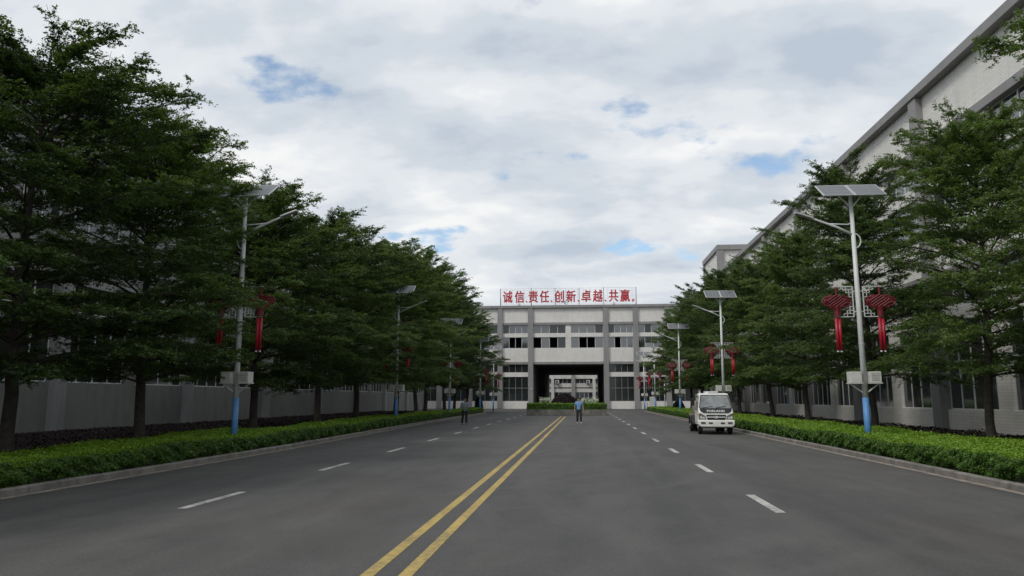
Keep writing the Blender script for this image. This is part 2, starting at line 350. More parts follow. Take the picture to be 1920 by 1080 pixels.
def catmull(P, n=8):
    P = [np.array(p, float) for p in P]; P = [2 * P[0] - P[1]] + P + [2 * P[-1] - P[-2]]; out = []
    for i in range(1, len(P) - 2):
        for t in np.linspace(0, 1, n, endpoint=False):
            a, b, c, d = P[i - 1:i + 3]
            out.append(0.5 * (2 * b + (c - a) * t + (2 * a - 5 * b + 4 * c - d) * t * t + (3 * b - a - 3 * c + d) * t ** 3))
    return out + [P[-2]]
KL = catmull([(-9.75, -12), (-9.74, 8), (-9.72, 22), (-10.05, 33), (-10.45, 46), (-10.65, 60), (-10.75, 78), (-11.2, 84), (-13.0, 87), (-16, 88), (-24.4, 88)])
KR = catmull([(7.72, -12), (7.72, 8), (7.72, 30), (7.72, 60), (7.75, 92), (8.2, 98.5), (9.6, 101.5), (12, 103), (16.6, 103)])
def kerb(name, path, side):
    mb = MB(); gut = MB(); P = [Vector((p[0], p[1], 0)) for p in path]
    # resample to 1 m stones
    acc = [P[0]]; L = 0
    dense = []
    for a, b in zip(P[:-1], P[1:]):
        m = max(1, int((b - a).length / 0.1))
        dense += [a.lerp(b, i / m) for i in range(m)]
    dense.append(P[-1]); pts = [dense[0]]; run = 0
    for a, b in zip(dense[:-1], dense[1:]):
        run += (b - a).length
        if run >= 1.0: pts.append(b); run = 0
    for a, b in zip(pts[:-1], pts[1:]):
        d = (b - a).normalized(); nrm = Vector((-d.y, d.x, 0)) * side
        a2 = a + d * 0.006; b2 = b - d * 0.006; h = 0.135 + random.uniform(-0.004, 0.004); j = random.uniform(-0.004, 0.004)
        prof = [(0.0 + j, -0.02), (0.0 + j, h - 0.025), (0.03 + j, h), (0.14, h), (0.14, -0.02)]
        V = [q + nrm * x + Vector((0, 0, z)) for q in (a2, b2) for x, z in prof]
        mb.add(V, [(0, 1, 2, 3, 4), (9, 8, 7, 6, 5)] + [(i, 5 + i, 5 + (i + 1) % 5, (i + 1) % 5) for i in range(5)])
        V = [q + nrm * x + Vector((0, 0, 0.006)) for q in (a, b) for x in (-0.20, -0.012)]
        gut.add(V, [(0, 1, 3, 2)])
    struct(mb.build(name, CONC)); g = gut.build('gutter', GUTTER); struct(g)
    for p in g.data.polygons:
        if p.normal.z < 0: g.data.flip_normals(); break
kerb('kerb', KL, 1); kerb('kerb', KR, -1)
bedL = [(p[0] - 0.13, p[1]) for p in KL if p[1] < 87.6 and p[0] > -16.5] + [(-24.3, 87.6), (-24.3, -12)]
bedR = [(p[0] + 0.13, p[1]) for p in KR if p[1] < 102.8] + [(16.55, 102.8), (16.55, -12)]
struct(sheet('planting_bed', bedL, 0.10, SOIL)); struct(sheet('planting_bed', bedR, 0.10, SOIL))
def kx(path, y):
    for a, b in zip(path[:-1], path[1:]):
        if a[1] <= y <= b[1] and b[1] > a[1]: return a[0] + (b[0] - a[0]) * (y - a[1]) / (b[1] - a[1])
    return path[-1][0]

# ------------------------------------------------------------------ buildings
WIN = {}
def window(parent, x0, x1, z0, z1, cols, transoms=(), opened=(), glass=None, panes=True, yoff=0.14, fm_=None):
    W, H = x1 - x0, z1 - z0; key = (round(W, 2), round(H, 2), cols, tuple(transoms))
    if key not in WIN:
        mb = MB(); t = 0.055
        mb.box(0, W, 0, 0.08, 0, t); mb.box(0, W, 0, 0.08, H - t, H)
        mb.box(0, t, 0.002, 0.078, t, H - t); mb.box(W - t, W, 0.002, 0.078, t, H - t)
        for i in range(1, cols):
            x = W * i / cols; mb.box(x - 0.035, x + 0.035, 0.004, 0.076, t, H - t)
        for q in transoms: mb.box(t, W - t, -0.004, 0.084, q - 0.04, q + 0.04)
        WIN[key] = (mb.mesh('window'), MB().box(0, W / cols - 0.07, 0, 0.012, 0, H - 2 * t).mesh('pane'), MB().box(t, W - t, 0, 0.012, t, H - t).mesh('pane'))
        WIN[key][1].materials.append(None); WIN[key][2].materials.append(None)
    fm, pm, am = WIN[key]
    o = obj('window', fm, FRAME, parent, loc=(x0, yoff, z0))
    if fm_: o.material_slots[0].link = 'OBJECT'; o.material_slots[0].material = fm_
    def pane(me, lx, lz, g):
        p = bpy.data.objects.new('pane', me); C.objects.link(p); p.parent = o; p.location = (lx, 0.034, lz)
        p.material_slots[0].link = 'OBJECT'; p.material_slots[0].material = g
        return p
    if panes:
        for i in range(cols):
            if i in opened: continue
            p = pane(pm, W * i / cols + 0.035, 0.055, glass or (GLASS if random.random() < 0.75 else GLASSD))
            p.rotation_euler = (random.uniform(-0.006, 0.006), 0, random.uniform(-0.008, 0.008))
    else: pane(am, 0, 0, glass or GLASSD)
    return o

def hall(name, loc, rz, L0, L1, pils, levels, piers, depth, panes_far=None, pil_w=0.8, skip=None, roof_h=16.7, wmat=None):
    """facade along local x, facing local -y; levels: list of (z0, z1, kind, extra)"""
    b = empty(name, loc, rz)
    wall = MB()
    for z0, z1, kind, ex in levels:
        if kind == 'wall': wall.box(L0, L1, 0, 0.3, z0, z1)
        elif kind == 'beam': MB().box(L0 - 0.06, L1 + 0.06, -0.16, 0.31, z0 - 0.002, z1 + 0.002).build('string_course', GREY, b, bevel=0.02)
        elif kind == 'coping': MB().box(L0 - 0.2, L1 + 0.2, -0.42, 0.5, z0, z1).build('coping', GREY, b, bevel=0.03)
        elif kind == 'win':
            for (a, c) in zip(pils[:-1], pils[1:]):
                if skip and skip(a, c, z0): continue
                segs = [(a + pil_w / 2 + 0.02, c - pil_w / 2 - 0.02)]
                if piers(a, c):
                    mid = (a + c) / 2; pw = piers(a, c)
                    wall.box(mid - pw / 2, mid + pw / 2, 0.002, 0.298, z0, z1)
                    segs = [(segs[0][0], mid - pw / 2), (mid + pw / 2, segs[0][1])]
                for k, (s0, s1) in enumerate(segs):
                    n = ex.get('cols', 4); op = ex.get('open', lambda a_, k_: ())(a, k)
                    window(b, s0, s1, z0, z1, n, ex.get('tr', ()), op, ex.get('glass'), panes=ex.get('panes', True))
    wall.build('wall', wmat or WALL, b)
    for x in pils:
        MB().box(x - pil_w / 2, x + pil_w / 2, -0.34, 0.29, 0, roof_h - 0.45).build('pilaster', GREY, b, bevel=0.03)
    return b

LV = lambda gl=None, sill=1.2, panes=True, c1=4, op=None: [
    (0, sill, 'wall', {}), (sill, 5.1, 'win', dict(cols=c1, tr=(3.3 - sill, ) if sill < 2 else (), panes=panes, glass=gl)), (5.1, 5.8, 'wall', {}),
    (5.8, 7.1, 'win', dict(cols=4, panes=panes, glass=gl)), (7.1, 7.5, 'beam', {}), (7.5, 9.7, 'wall', {}),
    (9.7, 11.5, 'win', dict(cols=4, panes=panes, glass=gl, open=op or (lambda a, k: ()))), (11.5, 12.1, 'wall', {}),
    (12.1, 13.5, 'win', dict(cols=4, panes=panes, glass=gl)), (13.5, 13.9, 'beam', {}), (13.9, 16.25, 'wall', {}), (16.25, 16.7, 'coping', {})]

# far gatehouse block across the end of the road, with the drive-through passage
FP = [-38.4, -33.4, -28.4, -23.4, -18.4, -13.42, -8.43, 3.73, 8.5, 13.5, 18.5]
def fopen(a, k):
    if abs(a + 8.43) < .1: return (0, 2) if k == 0 else (1, 2)
    if abs(a + 13.42) < .1: return (1, 2)
    if abs(a - 3.73) < .1: return (1,)
    return ()
fl = LV(c1=4, op=fopen)
fb = empty('office_block', (0, 120, 0))
tag(fb, 'white and grey three storey block with drive-through archway at end of road', 'building')
wall = MB()
for z0, z1, kind, ex in fl:
    if kind == 'wall' and z1 <= 7.2:
        wall.box(-39, -8.43, 0, 0.3, z0, z1); wall.box(3.73, 19, 0, 0.3, z0, z1)
    elif kind == 'wall': wall.box(-39, 19, 0, 0.3, z0, z1)
    elif kind == 'beam': MB().box(-39.06, 19.06, -0.16, 0.31, z0 - 0.002, z1 + 0.002).build('string_course', GREY, fb, bevel=0.02)
    elif kind == 'coping': MB().box(-39.2, 19.2, -0.42, 0.5, z0, z1).build('coping', GREY, fb, bevel=0.03)
    else:
        for a, c in zip(FP[:-1], FP[1:]):
            centre = abs(a + 8.43) < .1
            if centre and z0 < 7: continue
            s0, s1 = a + 0.42, c - 0.42
            if centre:
                mid = -2.3; wall.box(mid - 0.42, mid + 0.42, 0.002, 0.298, z0, z1); segs = [(s0, mid - 0.42), (mid + 0.42, s1)]
            else: segs = [(s0, s1)]
            for k, (q0, q1) in enumerate(segs):
                window(fb, q0, q1, z0, z1, 4, ex.get('tr', ()), ex.get('open', lambda a_, k_: ())(a, k), GLASSD if z0 < 7 else None, fm_=FRAMEG if z0 < 7 else None)
wall.build('wall', WALL, fb)
for x in FP: MB().box(x - 0.41, x + 0.41, -0.34, 0.29, 0, 16.25).build('pilaster', GREY, fb, bevel=0.03)
PX0, PX1, PD = -8.02, 3.32, 58
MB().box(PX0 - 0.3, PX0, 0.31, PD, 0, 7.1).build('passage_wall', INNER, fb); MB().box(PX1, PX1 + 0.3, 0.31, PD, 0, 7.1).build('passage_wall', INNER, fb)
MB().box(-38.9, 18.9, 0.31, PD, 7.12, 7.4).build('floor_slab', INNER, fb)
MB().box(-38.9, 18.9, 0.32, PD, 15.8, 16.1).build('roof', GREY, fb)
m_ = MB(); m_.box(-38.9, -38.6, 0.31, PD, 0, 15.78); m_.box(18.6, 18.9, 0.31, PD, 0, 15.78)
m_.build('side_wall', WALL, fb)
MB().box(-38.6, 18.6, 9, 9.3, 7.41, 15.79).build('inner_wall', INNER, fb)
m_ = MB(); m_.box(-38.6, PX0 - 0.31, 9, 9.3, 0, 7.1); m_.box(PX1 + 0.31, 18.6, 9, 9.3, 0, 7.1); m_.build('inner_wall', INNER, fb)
for (x, z) in ((-8.45, 3.1),):      # little white wall lamp on the pilaster left of the arch
    MB().box(x + 0.0, x + 0.32, -0.46, -0.35, z, z + 0.1).build('wall_lamp', LETT, fb)

# courtyard building seen through the passage
cb = empty('courtyard_block', (0, 202, 0)); tag(cb, 'pale concrete block glimpsed through the dark archway', 'building')
MB().box(-20, 14, 0, 0.3, 7.0, 12).build('wall', PALE, cb)
MB().box(-20, 14, -0.25, 0.3, 6.9, 7.6).build('beam', PALE, cb); MB().box(-20, 14, -0.12, 0.3, 4.6, 5.6).build('beam', PALE, cb)
MB().box(-20, 14, 0, 0.3, 3.3, 4.3).build('wall', PALE, cb); MB().box(-20, 14, 0, 0.3, 0, 1.0).build('wall', PALE, cb)
MB().box(-20, 14, 0.4, 0.6, 0, 7).build('inner_wall', INNER, cb)
MB().box(-3.15, -2.15, -0.6, 0.3, 0, 7.9).build('pilaster', GREY, cb, bevel=0.03)
for x in (-14.5, -8.25, 2.9, 8.9): MB().box(x - 0.38, x + 0.38, -0.5, 0.3, 0, 6.9).build('column', PALE, cb, bevel=0.03)
for s0, s1 in ((-7.8, -3.2), (-2.1, 2.5)):
    window(cb, s0, s1, 5.6, 6.9, 4, (), (), GLASSD, yoff=0.1); window(cb, s0, s1, 1.0, 3.3, 4, (), (), GLASSD, yoff=0.1)
for k, (x, z) in enumerate(((-7.0, 5.75), (1.3, 5.75))):
    a = empty('air_conditioner', (x, 201.3, z - 0.1)); tag(a, ['air conditioner unit on left side of wall seen through archway', 'air conditioner unit on right side of wall seen through archway'][k], 'air conditioner', 'air conditioner units seen through the archway')
    MB().box(-0.5, 0.5, -0.25, 0.35, 0, 0.85).build('casing', ACW, a, bevel=0.03)
    MB().tube([(-0.08, -0.256, 0.43), (-0.08, -0.27, 0.43)], 0.33, 20).build('fan_grille', ACD, a)
    MB().box(-0.45, 0.45, 0.0, 0.55, -0.06, -0.002).build('bracket', STEEL, a)

# long halls left and right
RP = [-(36.6 + 10.3 * k) for k in range(5, -4, -1)]          # local x = -world y
RP = sorted(RP)
rb = hall('factory_hall', (16.7, 0, 0), -PI / 2, -90.0, -2.0, RP, LV(gl=None, sill=1.15, c1=4), lambda a, c: 1.0, 30)
tag(rb, 'long white tiled factory hall with grey pilasters behind right tree row', 'building')
LPp = [44 + 11.5 * k for k in range(-4, 7)]
lb = hall('factory_hall', (-24.5, 0, 0), PI / 2, -4.0, 113.0, LPp, LV(gl=GLASSD, sill=2.4, panes=False), lambda a, c: 1.0, 30, wmat=WALL_SHADE)
tag(lb, 'long shaded white factory hall behind dark left tree row', 'building')
for b_, x0, x1, D in ((rb, -90, -2, 28), (lb, -4, 113, 28)):
    MB().box(x0 + 0.05, x1 - 0.05, 5, 5.3, 0, 15.4).build('inner_wall', INNER, b_)
    MB().box(x0 + 0.02, x1 - 0.02, 0.31, D, 15.5, 15.8).build('roof', GREY, b_)
    MB().box(x0 + 0.02, x0 + 0.32, 0.31, D, 0, 15.48).build('end_wall', WALL, b_); MB().box(x1 - 0.32, x1 - 0.02, 0.31, D, 0, 15.48).build('end_wall', WALL, b_)
    MB().box(x0 + 0.33, x1 - 0.33, 0.31, 5, 7.2, 7.4).build('floor_slab', INNER, b_)
    MB().box(x0 + 0.33, x1 - 0.33, 0.31, 5, -0.02, 0.02).build('floor_slab', INNER, b_)
    MB().box(x0 + 0.02, x1 - 0.02, D - 0.3, D, 0, 15.48).build('back_wall', WALL, b_)
# stair tower beyond the right hall
tw = empty('stair_tower', (16.7, 0, 0)); tag(tw, 'grey trimmed square tower rising past far end of right hall', 'building')
MB().box(0.05, 11, 90.9, 101.5, 0, 19.6).build('wall', WALL, tw)
MB().box(-0.2, 11.2, 90.55, 101.8, 19.6, 20.25).build('coping', GREY, tw, bevel=0.04)
for y in (90.6, 101.0): MB().box(-0.15, 0.6, y, y + 0.75, 0, 19.59).build('pilaster', GREY, tw, bevel=0.03)
for zc in (4.0, 9.0, 14.5):
    o = window(tw, 0, 3.2, zc, zc + 2.6, 3, (), (), GLASSD, yoff=0); o.rotation_euler = (0, 0, -PI / 2); o.location = (0.0, 97.9, zc)
MB().box(2.0, 9.5, 90.82, 90.88, 16.3, 18.9).build('front_panel', PALE, tw)

# ------------------------------------------------------------------ rooftop sign
sg = empty('rooftop_sign', (0, 120.4, 16.7)); tag(sg, 'red Chinese slogan letters on open steel frame along the far roof', 'sign')
posts = [-13.46, -8.34, -4.39, -0.47, 3.52, 8.77]
def ztop(x): return 2.86 + 0.0 * x
for x in posts:
    MB().box(x - 0.045, x + 0.045, 0.06, 0.15, -0.02, ztop(x) + 0.08).build('post', STEEL, sg)
    MB().bar((x, 0.12, 2.0), (x, 1.7, -0.6), 0.05).build('brace', STEEL, sg)
for k in range(11):
    z = 0.25 + k * 0.261
    MB().box(posts[0], posts[-1], 0.02, 0.05, z - 0.012, z + 0.012).build('rail', WIRE if 0 < k < 10 else STEEL, sg)
xs = np.arange(posts[0] + 0.98, posts[-1], 0.98)
for x in xs: MB().box(x - 0.012, x + 0.012, 0.051, 0.075, 0.25, 2.86).build('upright', WIRE, sg)
def text_mesh(body, extrude, offset):
    cu = bpy.data.curves.new('letter', 'FONT'); cu.body = body; cu.align_x = 'CENTER'; cu.align_y = 'CENTER'; cu.extrude = extrude; cu.offset = offset; cu.size = 1.0; cu.resolution_u = 3
    o = bpy.data.objects.new('letter_tmp', cu); C.objects.link(o)
    bpy.context.view_layer.update()
    me = bpy.data.meshes.new_from_object(o.evaluated_get(bpy.context.evaluated_depsgraph_get()))
    bpy.data.objects.remove(o); bpy.data.curves.remove(cu); return me
def fit(me, w_, h_, cx, cz, y):
    """text lies in xy: stand it up in xz, scale to width/height, centre"""
    n = len(me.vertices); co = np.empty(n * 3, np.float32); me.vertices.foreach_get('co', co); co = co.reshape(n, 3)
    mn, mxx = co.min(0), co.max(0); sx = w_ / max(1e-6, mxx[0] - mn[0]); sy = h_ / max(1e-6, mxx[1] - mn[1])
    out = np.stack([(co[:, 0] - (mn[0] + mxx[0]) / 2) * sx + cx, -co[:, 2] + y, (co[:, 1] - (mn[1] + mxx[1]) / 2) * sy + cz], 1)
    me.vertices.foreach_set('co', out.astype(np.float32).ravel()); me.update(); return me
def embolden(me, d):
    n = len(me.vertices); co = np.empty(n * 3, np.float32); me.vertices.foreach_get('co', co); co = co.reshape(n, 3)
    F = [tuple(p.vertices) for p in me.polygons]; V = []; FF = []
    for i, (dx, dz) in enumerate(((0, 0), (d, 0), (-d, 0), (0, d * 0.8), (0, -d * 0.8), (d * .7, d * .6), (-d * .7, -d * .6))):
        V += [(a + dx, b + 0.003 * i, c + dz) for a, b, c in co]; FF += [tuple(q + i * n for q in f) for f in F]
    new = bpy.data.meshes.new('character'); new.from_pydata(V, [], FF); new.update(); return new
for ch, x in (('诚', -12.23), ('信', -10.27), ('、', -9.12), ('责', -8.0), ('任', -6.17), ('、', -5.0), ('创', -3.73), ('新', -1.8), ('、', -0.56),
              ('卓', 0.68), ('越', 2.56), ('、', 3.8), ('共', 5.13), ('赢', 6.97), ('。', 8.27)):
    me = text_mesh(ch, 0.05, 0.0)
    if ch == '、': fit(me, 0.26, 0.34, x, 0.72, -0.04)
    elif ch == '。': fit(me, 0.34, 0.36, x, 0.74, -0.04)
    else: fit(me, 1.5, 1.92, x, 1.52, -0.04)
    me = embolden(me, 0.05)
    o = obj('character', me, SIGNR, sg); o['label'] = 'red metal Chinese character'
for k, x in enumerate((-10.3, 5.15)):
    MB().box(x - 0.2, x + 0.2, -0.5, -0.2, 0.06, 0.36).build('floodlight', BOXW, sg, bevel=0.02)
    MB().bar((x, -0.2, 0.2), (x, 0.05, 0.3), 0.05).build('floodlight_arm', STEEL, sg)
em = MB()
arc = [(-2.55 + 0.36 * math.cos(t), -0.1, 0.48 + 0.28 * math.sin(t)) for t in np.linspace(0.5, 5.6, 18)]
em.tube(arc, [0.03 + 0.05 * math.sin(PI * i / 17) for i in range(18)], 6)
em.tube([(-2.75 + 0.28 * math.cos(t) + 0.2, -0.1, 0.36 + 0.1 * math.sin(t)) for t in np.linspace(0.3, 3.2, 8)], 0.035, 6)
em.build('emblem', EMBL, sg, smooth=True)['label'] = 'small grey green swoosh emblem under the letters'

# ------------------------------------------------------------------ trees
def make_tree(seed, H, R, z0=3.0, dens=1.0):
    rng = np.random.default_rng(seed)
    # trunk
    k = 12; tz = np.linspace(0, H, k); tx = np.cumsum(rng.normal(0, 0.06, k)); ty = np.cumsum(rng.normal(0, 0.06, k)); tx -= tx[0]; ty -= ty[0]
    tr = 0.17 * (1 - tz / H) ** 0.8 + 0.015; tr[0] = 0.23
    TP = np.stack([tx, ty, tz - 0.1], 1)
    V0, F0 = tubes_np(TP[None], tr[None], 9)
    Z = []; z = z0
    while z < H - 0.5: Z.append(z); z += rng.uniform(0.6, 0.95) * (1.0 if z < H * 0.6 else 0.8)
    B = []
    for z in Z:
        nb = rng.integers(5, 8); a0 = rng.uniform(0, 6.28)
        for i in range(nb):
            t = (z - z0) / (H - z0)
            prof = (0.85 + 0.9 * t) if t < 0.17 else 1.0 * (1 - (t - 0.17) / 0.83) ** 0.58 + 0.08
            B.append((z + rng.uniform(-0.2, 0.2), a0 + i * 2 * PI / nb + rng.normal(0, 0.2), R * prof * rng.choice([1.0, 0.85, 0.65, 1.1], p=[.4, .3, .15, .15]) * rng.uniform(0.85, 1.1), t))
    for i in range(7): B.append((H - rng.uniform(0.3, 2.2), rng.uniform(0, 6.28), rng.uniform(0.7, 1.4), 1.25))
    B = np.array(B); n1 = len(B); k1 = 7; s = np.linspace(0, 1, k1)
    bx = np.interp(B[:, 0], tz, tx); by = np.interp(B[:, 0], tz, ty)
    rise = 0.40 + 0.35 * B[:, 3] + 0.42 * B[:, 3] ** 2 + rng.normal(0, 0.09, n1); sag = 0.30 - 0.06 * B[:, 3]
    curl = rng.normal(0, 0.18, n1)
    az = B[:, 1][:, None] + curl[:, None] * s[None]
    hl = B[:, 2][:, None] * s[None]
    P1 = np.stack([bx[:, None] + hl * np.cos(az), by[:, None] + hl * np.sin(az), B[:, 0][:, None] + B[:, 2][:, None] * (rise[:, None] * s - sag[:, None] * s ** 2) - 0.1], -1)
    r1 = (0.014 + 0.0085 * B[:, 2])[:, None] * (1 - 0.86 * s)[None]
    V1, F1 = tubes_np(P1, r1, 5)
    def spawn(P, n, s_lo, s_hi, ang, Lf, kk, flat):
        N_, K, _ = P.shape
        ss = s_lo + (s_hi - s_lo) * (np.arange(n)[None] + rng.uniform(0, 1, (N_, n))) / n
        f = ss * (K - 1); i0 = np.minimum(f.astype(int), K - 2); fr = f - i0; rows = np.arange(N_)[:, None]
        a = P[rows, i0]; b = P[rows, i0 + 1]; base = a + (b - a) * fr[..., None]
        d = b - a; d /= np.linalg.norm(d, axis=-1)[..., None] + 1e-9
        side = np.where((np.arange(n)[None] + rng.integers(0, 2, (N_, 1))) % 2, 1, -1) * (ang + rng.normal(0, 0.22, (N_, n)))
        c, sn = np.cos(side), np.sin(side)
        d2 = np.stack([d[..., 0] * c - d[..., 1] * sn, d[..., 0] * sn + d[..., 1] * c, d[..., 2] * 0.6 + rng.normal(0.06, flat, (N_, n))], -1)
        d2 /= np.linalg.norm(d2, axis=-1)[..., None]
        Ln = Lf(ss)
        st = np.linspace(0, 1, kk)
        Q = base[..., None, :] + d2[..., None, :] * (Ln[..., None] * st)[..., None]
        Q[..., 2] -= 0.10 * Ln[..., None] * st ** 2
        return Q.reshape(-1, kk, 3), Ln.reshape(-1)
    L1 = B[:, 2][:, None]
    P2, L2 = spawn(P1, 13, 0.10, 0.97, 0.62, lambda ss: np.minimum(L1 * 0.52, 2.0) * (1.05 - 0.70 * ss) * rng.uniform(0.6, 1.15, ss.shape) + 0.14, 4, 0.15)
    P2b, L2b = spawn(P1, 3, 0.82, 1.0, 0.22, lambda ss: rng.uniform(0.35, 1.05, ss.shape), 4, 0.14)
    P2 = np.concatenate([P2, P2b]); L2 = np.concatenate([L2, L2b])
    r2 = (0.006 + 0.006 * L2)[:, None] * np.linspace(1, 0.35, 4)[None]
    V2, F2 = tubes_np(P2, r2, 3)
    L2c = L2[:, None]
    P3, L3 = spawn(P2, 8, 0.10, 1.0, 0.62, lambda ss: (L2c * 0.40) * (1.1 - 0.6 * ss) * rng.uniform(0.6, 1.2, ss.shape) + 0.10, 2, 0.25)
    keep = rng.random(len(P3)) < np.interp((P3[:, 0, 2] - z0) / (H - z0), [0, 0.5, 0.8, 1.05], [0.97, 0.97, 0.82, 0.55])
    P3 = P3[keep]; L3 = L3[keep]
    tw_ = rng.random(len(P3)) < 0.55
    V3, F3 = tubes_np(P3[tw_], np.full((tw_.sum(), 2), 0.004), 3)
    Vw = []; Fw = []; o = 0
    for V_, F_ in ((V0, F0), (V1, F1), (V2, F2), (V3, F3)): Vw.append(V_); Fw.append(F_ + o); o += len(V_)
    wood = np_mesh('trunk', np.concatenate(Vw), np.concatenate(Fw)); wood.shade_smooth()
    nl = int(26 * dens)
    cnt = np.maximum(4, (nl * np.clip(L3 / 0.35, 0.45, 1.9)).astype(int))
    ii = np.repeat(np.arange(len(P3)), cnt); u = rng.uniform(0.0, 1.08, len(ii))
    pos = P3[ii, 0] + (P3[ii, 1] - P3[ii, 0]) * u[:, None] + rng.normal(0, 0.040, (len(ii), 3)) * np.array([1, 1, 0.7])
    leaves = leaf_cloud('crown', pos, 0.088, rng, up_bias=1.1, aspect=0.62, tri=True)
    return wood, leaves
TREES = [make_tree(11, 12.8, 4.7), make_tree(23, 12.8, 5.0), make_tree(37, 12.2, 4.6), make_tree(53, 13.0, 4.7)]
for wd, lv in TREES: wd.materials.append(BARK); lv.materials.append(LEAF)
ORD = ['first', 'second', 'third', 'fourth', 'fifth', 'sixth', 'seventh', 'eighth', 'ninth', 'tenth', 'eleventh', 'twelfth']
def tree(x, y, v, rz, sc, label, group, scz=None):
    t = empty('street_tree', (x, y, 0.1), rz); t.scale = (sc, sc, scz or sc); t.rotation_euler = (random.uniform(-.035, .035), random.uniform(-.035, .035), rz)
    tag(t, label, 'tree', group)
    for nm, me in (('trunk', TREES[v][0]), ('crown', TREES[v][1])):
        o = bpy.data.objects.new(nm, me); C.objects.link(o); o.parent = t
LT = [(9.6, 2, 0.80), (15.8, 1, 0.75), (20.6, 0, 0.74), (28.4, 2, 0.79), (35.8, 3, 0.80), (43.0, 1, 0.84), (50.5, 3, 0.90), (58.5, 0, 1.0), (66.5, 1, 1.04), (74.5, 3, 1.02), (82.5, 0, 0.98), (89.5, 2, 0.95)]
for i, (y, v, sc) in enumerate(LT):
    lab = 'dark layered %s tree from the camera in the left tree row' % ORD[i]
    tree(-13.1 + 0.25 * math.sin(i * 2.3) + (0.6 if i == 2 else 0) - (1.1 if i > 7 else 0), y, v, i * 1.37, sc * (1.16 if i < 7 else 0.96), lab, 'street trees on the left', sc)
RT = [(15.9, 2, 0.92), (24.2, 1, 0.80), (32.6, 3, 0.86), (41.8, 0, 0.82), (50.6, 2, 0.86), (60.0, 1, 0.90), (69.0, 3, 0.95), (78.0, 0, 0.98), (87.0, 2, 1.0), (95.5, 3, 0.90)]
for i, (y, v, sc) in enumerate(RT):
    lab = 'green layered %s tree from the camera in the right tree row' % ORD[i]
    tree(12.2 + 0.2 * math.sin(i * 1.9), y, v, 0.6 + i * 1.21, sc * 0.92, lab, 'street trees on the right', sc)

